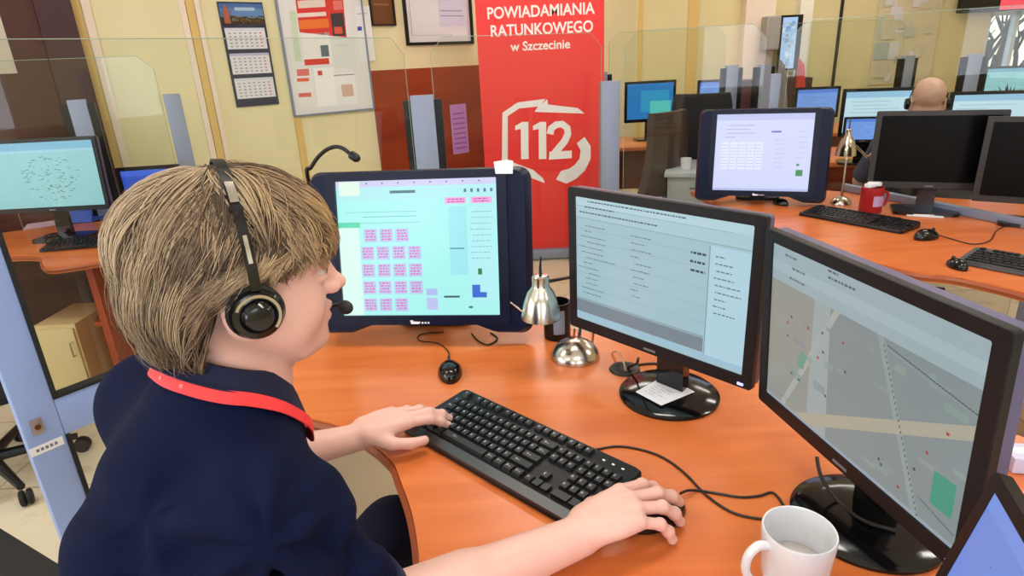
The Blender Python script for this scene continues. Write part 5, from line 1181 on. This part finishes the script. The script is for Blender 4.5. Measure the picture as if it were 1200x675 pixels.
#@@PART5
# ------------------------------------------------------------------ chairs
def office_chair(label, loc, rz, back_h=.52, mt=FABRIC, seat_z=.45, arms=True):
    """faces +y in its own frame"""
    t = thing('office_chair', label, 'office chair', loc, rz)
    bm = nb(); box(bm, (0, 0, seat_z-.035), (.48, .46, .07), bev=.03); obj('seat', bm, mt, t)
    bm = nb(); n = 12; rows = []
    for j in range(9):
        v = j/8; z = seat_z+.10+v*back_h; w = .225*(1-.12*v)*(1 if v < .9 else .93); y = -.21-.05*v-.03*sin(v*pi); row = []
        for i in range(n+1): u = -1+2*i/n; row.append((u*w, y-.0+.045*u*u, z))
        rows.append(row)
    for dy in (0, -.045): pass
    A = [[bm.verts.new(p) for p in r] for r in rows]; B = [[bm.verts.new((p[0]*.98, p[1]-.05, p[2])) for p in r] for r in rows]
    for G_ in (A, B):
        for a, b in zip(G_, G_[1:]):
            for i in range(n): bm.faces.new((a[i], a[i+1], b[i+1], b[i]))
    for e in (0, -1):
        for i in range(n): bm.faces.new((A[e][i], A[e][i+1], B[e][i+1], B[e][i]))
    for a, b, c, d in zip(A, A[1:], B, B[1:]):
        for e in (0, -1): bm.faces.new((a[e], b[e], d[e], c[e]))
    obj('backrest', bm, mt, t)
    bm = nb(); tube(bm, [(0, -.12, seat_z-.06), (0, -.27, seat_z-.03), (0, -.30, seat_z+.2)], .018, 8); obj('back_support', bm, BLACKP, t)
    if arms:
        for s in (-1, 1):
            bm = nb(); tube(bm, catmull([(s*.2, .0, seat_z-.06), (s*.27, .0, seat_z), (s*.275, 0, seat_z+.18)], 4), .013, 8); box(bm, (s*.275, .02, seat_z+.195), (.06, .26, .03), bev=.012); obj('armrest', bm, BLACKP, t)
    bm = nb(); lathe(bm, [(0, .09), (.028, .09), (.028, .25), (.018, .25), (.018, seat_z-.07), (.06, seat_z-.07), (0, seat_z-.068)], 20); obj('gas_lift', bm, DARKMET, t)
    bm = nb()
    for k in range(5): a = 2*pi*k/5+.3; tube(bm, [(0, 0, .10), (.28*cos(a), .28*sin(a), .075)], [.024, .014], 8)
    obj('star_base', bm, DARKMET, t)
    for k in range(5):
        a = 2*pi*k/5+.3; M = Matrix.Translation((.285*cos(a), .285*sin(a), .03)) @ Matrix.Rotation(a+1.2, 4, 'Z') @ Matrix.Rotation(pi/2, 4, 'Y'); bm = nb()
        for dz2 in (-.017, .006): lathe(bm, [(0, dz2), (.026, dz2), (.03, dz2+.003), (.03, dz2+.012), (.026, dz2+.016), (0, dz2+.016)], 20, M=M)
        obj('caster', bm, RUBBER, t)
    return t
ra = atan2(-.62, .78)      # +y axis turned to the torso heading
office_chair('black office chair on which the blond person sits', (HIP[0]-FT[0]*.0, HIP[1]-FT[1]*.0, 0), ra, seat_z=.455, back_h=.40, arms=False)
a = onz(30, 583, .03)
c1 = office_chair('black office chair behind the glass gate, its caster beside the metal stile', (a[0]-.233, a[1]+.165, 0), -.916)
for i, o in enumerate([c for c in c1.children if c.name.startswith('caster')]): pass
e0 = onz(-10, 612, .6); e1_ = onz(88, 672, .6); ed = unit(e1_-e0); inn = unit(V3(-ed[1], ed[0], 0)); inn = inn if inn[1] < 0 else -inn
so_ = e1_-ed*.30+inn*.22; st = thing('side_table', 'plain black side table in the lower left corner, beside the seated blond person', 'table', (so_[0], so_[1], 0), atan2(ed[1], ed[0]))
bm = nb(); box(bm, (0, 0, .588), (.60, .44, .024), bev=.003); obj('tabletop', bm, mat('black_laminate', (9,9,11), .5), st)
for sx in (-1, 1):
    for sy in (-1, 1): bm = nb(); box(bm, (sx*.27, sy*.19, .288), (.035, .035, .576), bev=.003); obj('leg', bm, MATS['black_laminate'], st)
p = dep(752, 180, 4.3)
office_chair('dark brown high-backed office chair right of the red banner', (p[0]-.05, p[1]-.05, 0), .75, arms=False, back_h=.54, mt=mat('dark_brown_leather', (62,48,44), .45))
p = dep(806, 150, 4.7)
office_chair('dark high-backed office chair behind the small grey cabinet', (p[0]+.03, p[1]-.14, 0), -.2, back_h=.62, mt=FABRIC, arms=False)
# ------------------------------------------------------------------ bald operator in the back
def seated_person(label, head, rz, shirt_col, skin_m, seat=.47):
    hx, hy, hz = head; t = thing('person', label, 'person', (hx, hy, 0), rz)
    F = Field((-.36, -.30, .35), (.36, .62, hz+.16), .007); I = np.eye(3); Ry = np.array([[0, -1, 0], [1, 0, 0], [0, 0, 1.]])   # head forward = +y
    sculpt_head(F, V3(0, 0, hz), Ry)
    F.cap((0, -.02, hz-.06), (0, -.05, hz-.17), .055, .06, .02)
    for s in (-1, 1): F.cap((0, -.05, hz-.19), (s*.17, -.05, hz-.23), .05, .05, .02); F.cap((s*.17, -.05, hz-.23), (s*.24, .10, hz-.45), .045, .04, .01); F.cap((s*.24, .10, hz-.45), (s*.15, .36, hz-.40), .038, .026, .01); F.ell((s*.14, .42, hz-.405), (.035, .06, .015), None, .02)
    F.cap((0, -.05, hz-.25), (0, -.08, .6), .10, .11, .03); b_ = obj('body', F.mesh(), skin_m, t, sm=0); b_.data.shade_smooth()
    F = Field((-.36, -.32, .40), (.36, .40, hz-.08), .009)
    F.ell((0, -.06, hz-.38), (.19, .13, .22), None, 0); F.ell((0, -.07, .62), (.18, .14, .17), None, .06)
    for s in (-1, 1): F.cap((0, -.05, hz-.20), (s*.175, -.05, hz-.235), .065, .065, .04); F.cap((s*.175, -.05, hz-.235), (s*.23, .07, hz-.40), .062, .058, .03)
    o = obj('shirt', F.mesh(), mat('shirt_'+label.split()[0], shirt_col, .8), t, sm=0); o.data.shade_smooth()
    F = Field((-.30, -.28, .05), (.30, .66, .70), .01)
    for s in (-1, 1): F.cap((s*.09, -.05, .53), (s*.11, .42, .54), .085, .065, .03); F.cap((s*.11, .42, .54), (s*.12, .46, .1), .062, .05, .02)
    F.ell((0, -.07, .56), (.17, .14, .12), None, .03); o = obj('trousers', F.mesh(), TROUS, t, sm=0); o.data.shade_smooth()
    for s in (-1, 1): bm = nb(); box(bm, (s*.12, .50, .05), (.09, .26, .08), bev=.03); obj('shoe', bm, MATS['shoe_black'], t)
    return t
bh = dep(1087, 116, 3.25)
seated_person('bald person with headset seen from behind, beyond the switched-off monitor', (bh[0], bh[1], bh[2]), -.35, (60,64,84), mat('skin_tan', (196,156,138), .45, sss=.1))
h2 = thing('headset', 'black headset worn by the bald person at the back', 'headset', (bh[0], bh[1], bh[2]), -.35)
bm = nb(); q = [(cos(a)*.083, -.01, sin(a)*.118-.01) for a in [pi*k/24 for k in range(25)]]; ribbon(bm, q, [(x, 0, z) for x, y, z in q], .014, .003); obj('headband', bm, BLACKP, h2)
for s in (-1, 1): bm = nb(); lathe(bm, [(0, -.01), (.028, -.01), (.031, 0), (.026, .012), (0, .014)], 24, M=Matrix.Translation((s*.088, -.004, -.022)) @ Matrix.Rotation(s*pi/2, 4, 'Y')); obj('ear_cup', bm, BLACKP, h2)
office_chair('black office chair of the bald person at the back', (bh[0], bh[1]-.0, 0), -.35, back_h=.30, arms=False)
# ------------------------------------------------------------------ farther workstations
def far_desk(label, c, rz, w, d):
    t = thing('desk', label, 'desk', (c[0], c[1], 0), rz); bm = nb(); box(bm, (0, 0, .736), (w, d, .028), bev=.004); obj('desktop', bm, DESK, t)
    for s in (-1, 1): bm = nb(); box(bm, (s*(w/2-.03), 0, .36), (.025, d-.08, .72)); obj('side_panel', bm, PANELW, t)
    bm = nb(); box(bm, (0, d/2-.05, .5), (w-.08, .02, .42)); obj('under_desk_panel', bm, PANELW, t); return t
LITE = ui_plain((196,226,240), (150,196,226)); BLU = ui_plain((120,160,236), (90,130,220))
def mon_at(px, py, D, W, H, ui, rz, label, seed=1, z_table=TOP, bz=.02):
    p = dep(px, py, D); return wide_monitor('far_monitor', label, (p[0], p[1], z_table), rz, p[2]-z_table, W, H, ui, bz=bz, base_round=False, led=False, seed=seed, shell=BLACKP, bezel=BLACKP)
D4 = 3.95
far_desk('desk of the bald person, mostly hidden behind the switched-off monitors', (2.95, 3.95), -.3, 2.2, .7)
mon_at(1028, 132, D4, .42, .30, LITE, -.35, 'wide bright monitor left of the bald head at the back', 11)
mon_at(1165, 136, 3.85, .50, .30, LITE, -.35, 'wide bright monitor right of the bald head at the back', 12)
mon_at(1012, 152, 3.72, .22, .15, BLU, -.35, 'small blue-lit screen directly under the bright monitor left of the bald head', 17, bz=.012)
far_desk('far desk right of the red banner, under the turquoise screen', (1.2, 5.35), .0, 1.5, .7)
mon_at(762, 119, 5.2, .44, .33, lambda r: [((0, 0, 1, 1), (40,120,190)), ((.3, .2, .9, .8), (50,150,200), 2), ((.5, .15, .95, .5), (90,196,190), 3)], .1, 'turquoise-blue screen above the dark brown chair', 13)
mon_at(838, 112, 5.3, .30, .26, BLU, -.1, 'small pale blue screen near the grey posts, right of the banner', 14)
far_desk('far desk in front of the white columns', (3.0, 5.6), .0, 1.8, .7)
mon_at(957, 120, 5.0, .34, .24, BLU, -.2, 'blue screen just right of the white column at the back', 15)
mon_at(1183, 95, 5.6, .40, .26, ui_plain((150,206,214), (110,170,196)), -.4, 'pale teal screen at the far right, below the window', 16)
far_desk('farthest right desk below the window', (4.75, 5.45), -.2, 1.2, .7)
p = dep(806, 205, 4.15); pc = thing('pedestal_cabinet', 'light grey pedestal cabinet beside the dark brown chair, behind the black monitor', 'cabinet', (p[0]+.06, p[1]-.05, 0), -.3)
bm = nb(); box(bm, (0, 0, .355), (.38, .5, .70), bev=.006); obj('body', bm, mat('cabinet_grey', (150,154,158), .55), pc)
bm = nb(); box(bm, (0, 0, .72), (.42, .54, .03), bev=.006); obj('top', bm, mat('cabinet_top', (170,176,184), .45), pc)
for k in range(3):
    bm = nb(); box(bm, (0, -.255, .13+.225*k), (.35, .012, .21), bev=.003); d_ = obj('drawer', bm, MATS['cabinet_grey'], pc); bm = nb(); tube(bm, [(-.05, -.262, .19+.225*k), (-.05, -.28, .19+.225*k), (.05, -.28, .19+.225*k), (.05, -.262, .19+.225*k)], .004, 6); obj('handle', bm, DARKMET, d_)
p = dep(789, 168, 4.1); bm = nb(); lathe(bm, [(0, 0), (.03, 0), (.035, .07), (.033, .07), (.028, .005), (0, .005)], 24); tag(obj('white_cup', bm, WHITEC, loc=(pc.location[0]-.12, pc.location[1]-.1, .736)), 'small white cup on the grey pedestal cabinet', 'cup')
# partitions and posts in the distance
for (P_, Q_, lab) in (((.75, 4.93), (1.75, 4.97), 'distant glass partition with a grey post, right of the red banner'), ((1.95, 4.85), (3.2, 5.15), 'distant glass partition in front of the white wall column'), ((3.4, 4.7), (4.9, 4.35), 'distant glass partition beyond the bald person')):
    Ln = sqrt((Q_[0]-P_[0])**2+(Q_[1]-P_[1])**2); fence(lab, P_, Q_, [0, Ln], ph=1.33, pw=.09, H=1.6, dark=(0, 1))
# things on the back wall
def bw(px, py, out=0): return onpl(px, py, (0, YB-out, 0), (0, 1, 0))
a, b = bw(894, 20, .15), bw(916, 58, .15); sp = thing('wall_speaker', 'light grey box mounted on the pink-white wall column', 'speaker', ((a[0]+b[0])/2, YB-.12, b[2]))
w_, h_ = b[0]-a[0], a[2]-b[2]
bm = nb(); box(bm, (0, -.08, h_/2), (w_, .16, h_), bev=.01); obj('body', bm, mat('speaker_grey', (168,164,160), .6), sp); bm = nb(); box(bm, (0, -.162, h_/2), (w_*.86, .006, h_*.9)); obj('grille', bm, mat('grille_grey', (158,156,152), .8), sp)
a, b = bw(917, 18, .3), bw(935, 82, .3); t = thing('wall_screen', 'narrow upright lit screen with pale blue image beside the white wall column', 'screen', ((a[0]+b[0])/2, YB-.3, b[2])); w_, h_ = b[0]-a[0], a[2]-b[2]
bm = nb(); box(bm, (0, .02, h_/2), (w_, .04, h_)); box(bm, (0, .17, h_/2), (.06, .26, .1)); obj('housing', bm, BLACKP, t)
def ui_blue(r):
    return [((0, 0, 1, 1), (170,200,236))]+[(( x, y, x+r.uniform(.1, .3), y+r.uniform(.03, .1)), r.choice([(214,226,244), (110,160,214), (190,214,238), (150,170,190)]), 2) for x, y in ((r.uniform(0, .7), r.uniform(.02, .85)) for _ in range(22))]
screen(t, Matrix.Translation((-.02, -.001, h_/2)) @ Matrix.Rotation(pi/2, 4, 'X'), w_*.7, h_*.92, ui_blue)
# television at the top right
a, b = bw(1122, 16, .1), bw(1300, 12, .1); w_ = b[0]-a[0]; w_ = min(w_, XR-a[0]-.02); t = thing('wall_mounted_television', 'large black television with a red picture at the top right corner', 'television', (a[0]+w_/2, YB-.1, a[2])); h_ = .62
bm = nb(); box(bm, (0, .0, h_/2), (w_, .06, h_), bev=.008); box(bm, (0, .06, h_/2), (.3, .06, .2)); obj('housing', bm, BLACKG, t)
screen(t, Matrix.Translation((0, -.031, h_/2)) @ Matrix.Rotation(pi/2, 4, 'X'), w_-.03, h_-.03, lambda r: [((0, 0, .38, 1), (10,10,12)), ((.38, 0, 1, 1), (250,84,96))])
# pale poster, dark cupboard, flags
a, b = bw(1030, 0), bw(1088, 96); t = thing('wall_map', 'large pale map poster with faded patches on the ochre far wall', 'poster', ((a[0]+b[0])/2, YB-.01, b[2])); w_, h_ = b[0]-a[0], a[2]-b[2]+.25
bm = nb(); box(bm, (0, 0, h_/2), (w_, .008, h_)); obj('poster_sheet', bm, mat('poster_cream', (222,210,176), .7), t)
rr = random.Random(4); decal('poster_print', [((-w_/2+.01, .01, w_/2-.01, h_-.02), (222,210,176), 0)]+[((x, y, x+rr.uniform(.05, .16), y+rr.uniform(.05, .2)), rr.choice([(196,200,190), (214,206,180), (226,222,226), (180,190,186)]), 1+k) for k, (x, y) in enumerate((rr.uniform(-w_/2, w_/2-.17), rr.uniform(.02, h_-.25)) for _ in range(26))], PAINT, t, Matrix.Translation((0, -.0045, 0)) @ Matrix.Rotation(pi/2, 4, 'X'), .0006)
a, b = bw(879, 94, .4), bw(908, 128, .4); t = thing('dark_cupboard', 'low dark maroon cupboard against the far wall', 'cupboard', ((a[0]+b[0])/2+.1, YB-.25, 0)); zt_ = a[2]
bm = nb(); box(bm, (0, 0, zt_/2), (.75, .4, zt_), bev=.004); obj('body', bm, mat('maroon_wood', (66,30,34), .5), t)
for s in (-1, 1): bm = nb(); box(bm, (s*.18, -.205, zt_/2), (.345, .014, zt_-.06), bev=.003); d_ = obj('door', bm, MATS['maroon_wood'], t); bm = nb(); lathe(bm, [(0, 0), (.012, 0), (.014, .015), (0, .02)], 12, M=Matrix.Translation((s*.03, -.212, zt_*.55)) @ Matrix.Rotation(pi/2, 4, 'X')); obj('knob', bm, CHROME, d_)
fp = dep(926, 110, 5.3)
for k, (dx, cc1, nm) in enumerate(((.03, (226,70,60), 'red'), (-.11, (150,150,154), 'grey'))):
    t = thing('desk_flag', '%s drooping flag standing behind the bulky black monitor, near the white column' % nm, 'flag', (fp[0]+dx, fp[1]+k*.05, TOP+0))
    bm = nb(); tube(bm, [(0, 0, 0), (0, 0, .62)], .006, 8); lathe(bm, [(0, 0), (.05, 0), (.05, .01), (0, .015)], 20); obj('pole', bm, DARKMET, t)
    bm = nb(); P_ = [];
    for j in range(9):
        z = .60-.055*j; P_.append([bm.verts.new((.01+u*.02*(1+.18*j)/1.0*.5, .012*sin(u*2.2+j*.3), z-.01*u)) for u in range(6)])
    for A, B in zip(P_, P_[1:]):
        for i in range(5): bm.faces.new((A[i], A[i+1], B[i+1], B[i]))
    o = obj('cloth', bm, mat('flag_'+nm, cc1, .7), t); md = o.modifiers.new('t', 'SOLIDIFY'); md.thickness = .004
# potted plants in front of the window
for k, (px_, py_) in enumerate(((3.76, 5.5), (4.3, 5.45))):
    t = thing('potted_plant', ['small dark green potted plant, left of the pair before the window', 'small dark green potted plant, right of the pair before the window'][k], 'plant', (px_, py_, TOP)); pz = .12
    bm = nb(); lathe(bm, [(0, 0), (.055, 0), (.08, pz), (.07, pz), (0, pz-.01)], 20); obj('pot', bm, BLACKP, t)
    bm = nb(); r = random.Random(k)
    for _ in range(46):
        a = r.uniform(0, 6.28); L = r.uniform(.12, .24); e = r.uniform(.4, 1.3); d = Vector((cos(a)*cos(e), sin(a)*cos(e), sin(e))); s = d.cross(Vector((0, 0, 1))).normalized()*.014; o_ = Vector((0, 0, pz-.01))
        v = [bm.verts.new(q) for q in (o_, o_+d*L*.5+s, o_+d*L-Vector((0, 0, .02)), o_+d*L*.5-s)]; bm.faces.new(v)
    obj('leaves', bm, mat('leaf_dark', (34,62,40), .6), t)

# ------------------------------------------------------------------ lamps and daylight
W = bpy.data.worlds.new('world'); S.world = W; W.use_nodes = True; nt = W.node_tree; bg = nt.nodes['Background']
sky = nt.nodes.new('ShaderNodeTexSky'); sky.sky_type = 'NISHITA'; sky.sun_disc = False; sky.sun_elevation = radians(35); sky.sun_rotation = radians(200)
nt.links.new(sky.outputs['Color'], bg.inputs['Color']); bg.inputs['Strength'].default_value = .5
def area(name, loc, rot, sx, sy, power, col):
    l = bpy.data.lights.new(name, 'AREA'); l.shape = 'RECTANGLE'; l.size = sx; l.size_y = sy; l.energy = power; l.color = col
    o = bpy.data.objects.new(name, l); C.objects.link(o); o.location = loc; o.rotation_euler = rot; return o
diff = emit_mat('lamp_diffuser', (255,250,240), 2.2)
k = 0
for x in (-2.2, .4, 3.0):
    for y in (-1.0, 1.3, 3.5, 5.7):
        if x < -1.5 and y > 3: continue
        t = thing('ceiling_light', 'rectangular fluorescent ceiling light', 'ceiling light', (x, y, HC), 0, 'fluorescent ceiling lights')
        bm = nb(); o_ = rrect(1.24, .34, .01, 2); i_ = rrect(1.18, .28, .01, 2); ringprism(bm, o_, i_, -.06, 0); obj('frame', bm, ALU2, t)
        bm = nb(); prism(bm, rrect(1.18, .28, .01, 2), -.05, -.04); obj('diffuser', bm, diff, t)
        area('lamp_light', (x, y, HC-.065), (0, 0, 0), 1.18, .28, 19, (1, .95, .86))
# daylight through tall windows left of and behind the camera
WG = emit_mat('window_daylight', (214,228,255), 1.5)
k = 1
for (x0, y0, rz_) in ((XL, -1.2, pi/2), (XL, .6, pi/2), (-1.4, YN, 0), (1.2, YN, 0)):
    k += 1; M = Matrix.Translation((x0, y0, 0)) @ Matrix.Rotation(rz_, 4, 'Z')
    sgn = -1 if rz_ else 1
    w = struct('window_%d' % k, box(nb(), (0, sgn*.012, 1.65), (1.5, .01, 1.5), M=M), WG)
    bm = nb()
    for xx_ in (-.75, 0, .75): box(bm, (xx_, sgn*.02, 1.65), (.06, .05, 1.56), M=M)
    for zz in (.9, 2.4): box(bm, (0, sgn*.024, zz), (1.58, .062, .064), M=M)
    obj('window_frame', bm, MATS['window_white'], w)
    q = M @ Vector((0, sgn*.06, 1.65)); area('window_light', q, (radians(-90) if not rz_ else radians(-90), 0, (pi if not rz_ else -pi/2) if False else 0), 1.4, 1.4, 24, (.78, .87, 1))
    lo_ = C.objects[-1]; nv = Vector((1, 0, 0)) if rz_ else Vector((0, 1, 0)); lo_.rotation_euler = (-nv).to_track_quat('Z', 'Y').to_euler()
for m in bpy.data.materials:
    m.use_backface_culling = False
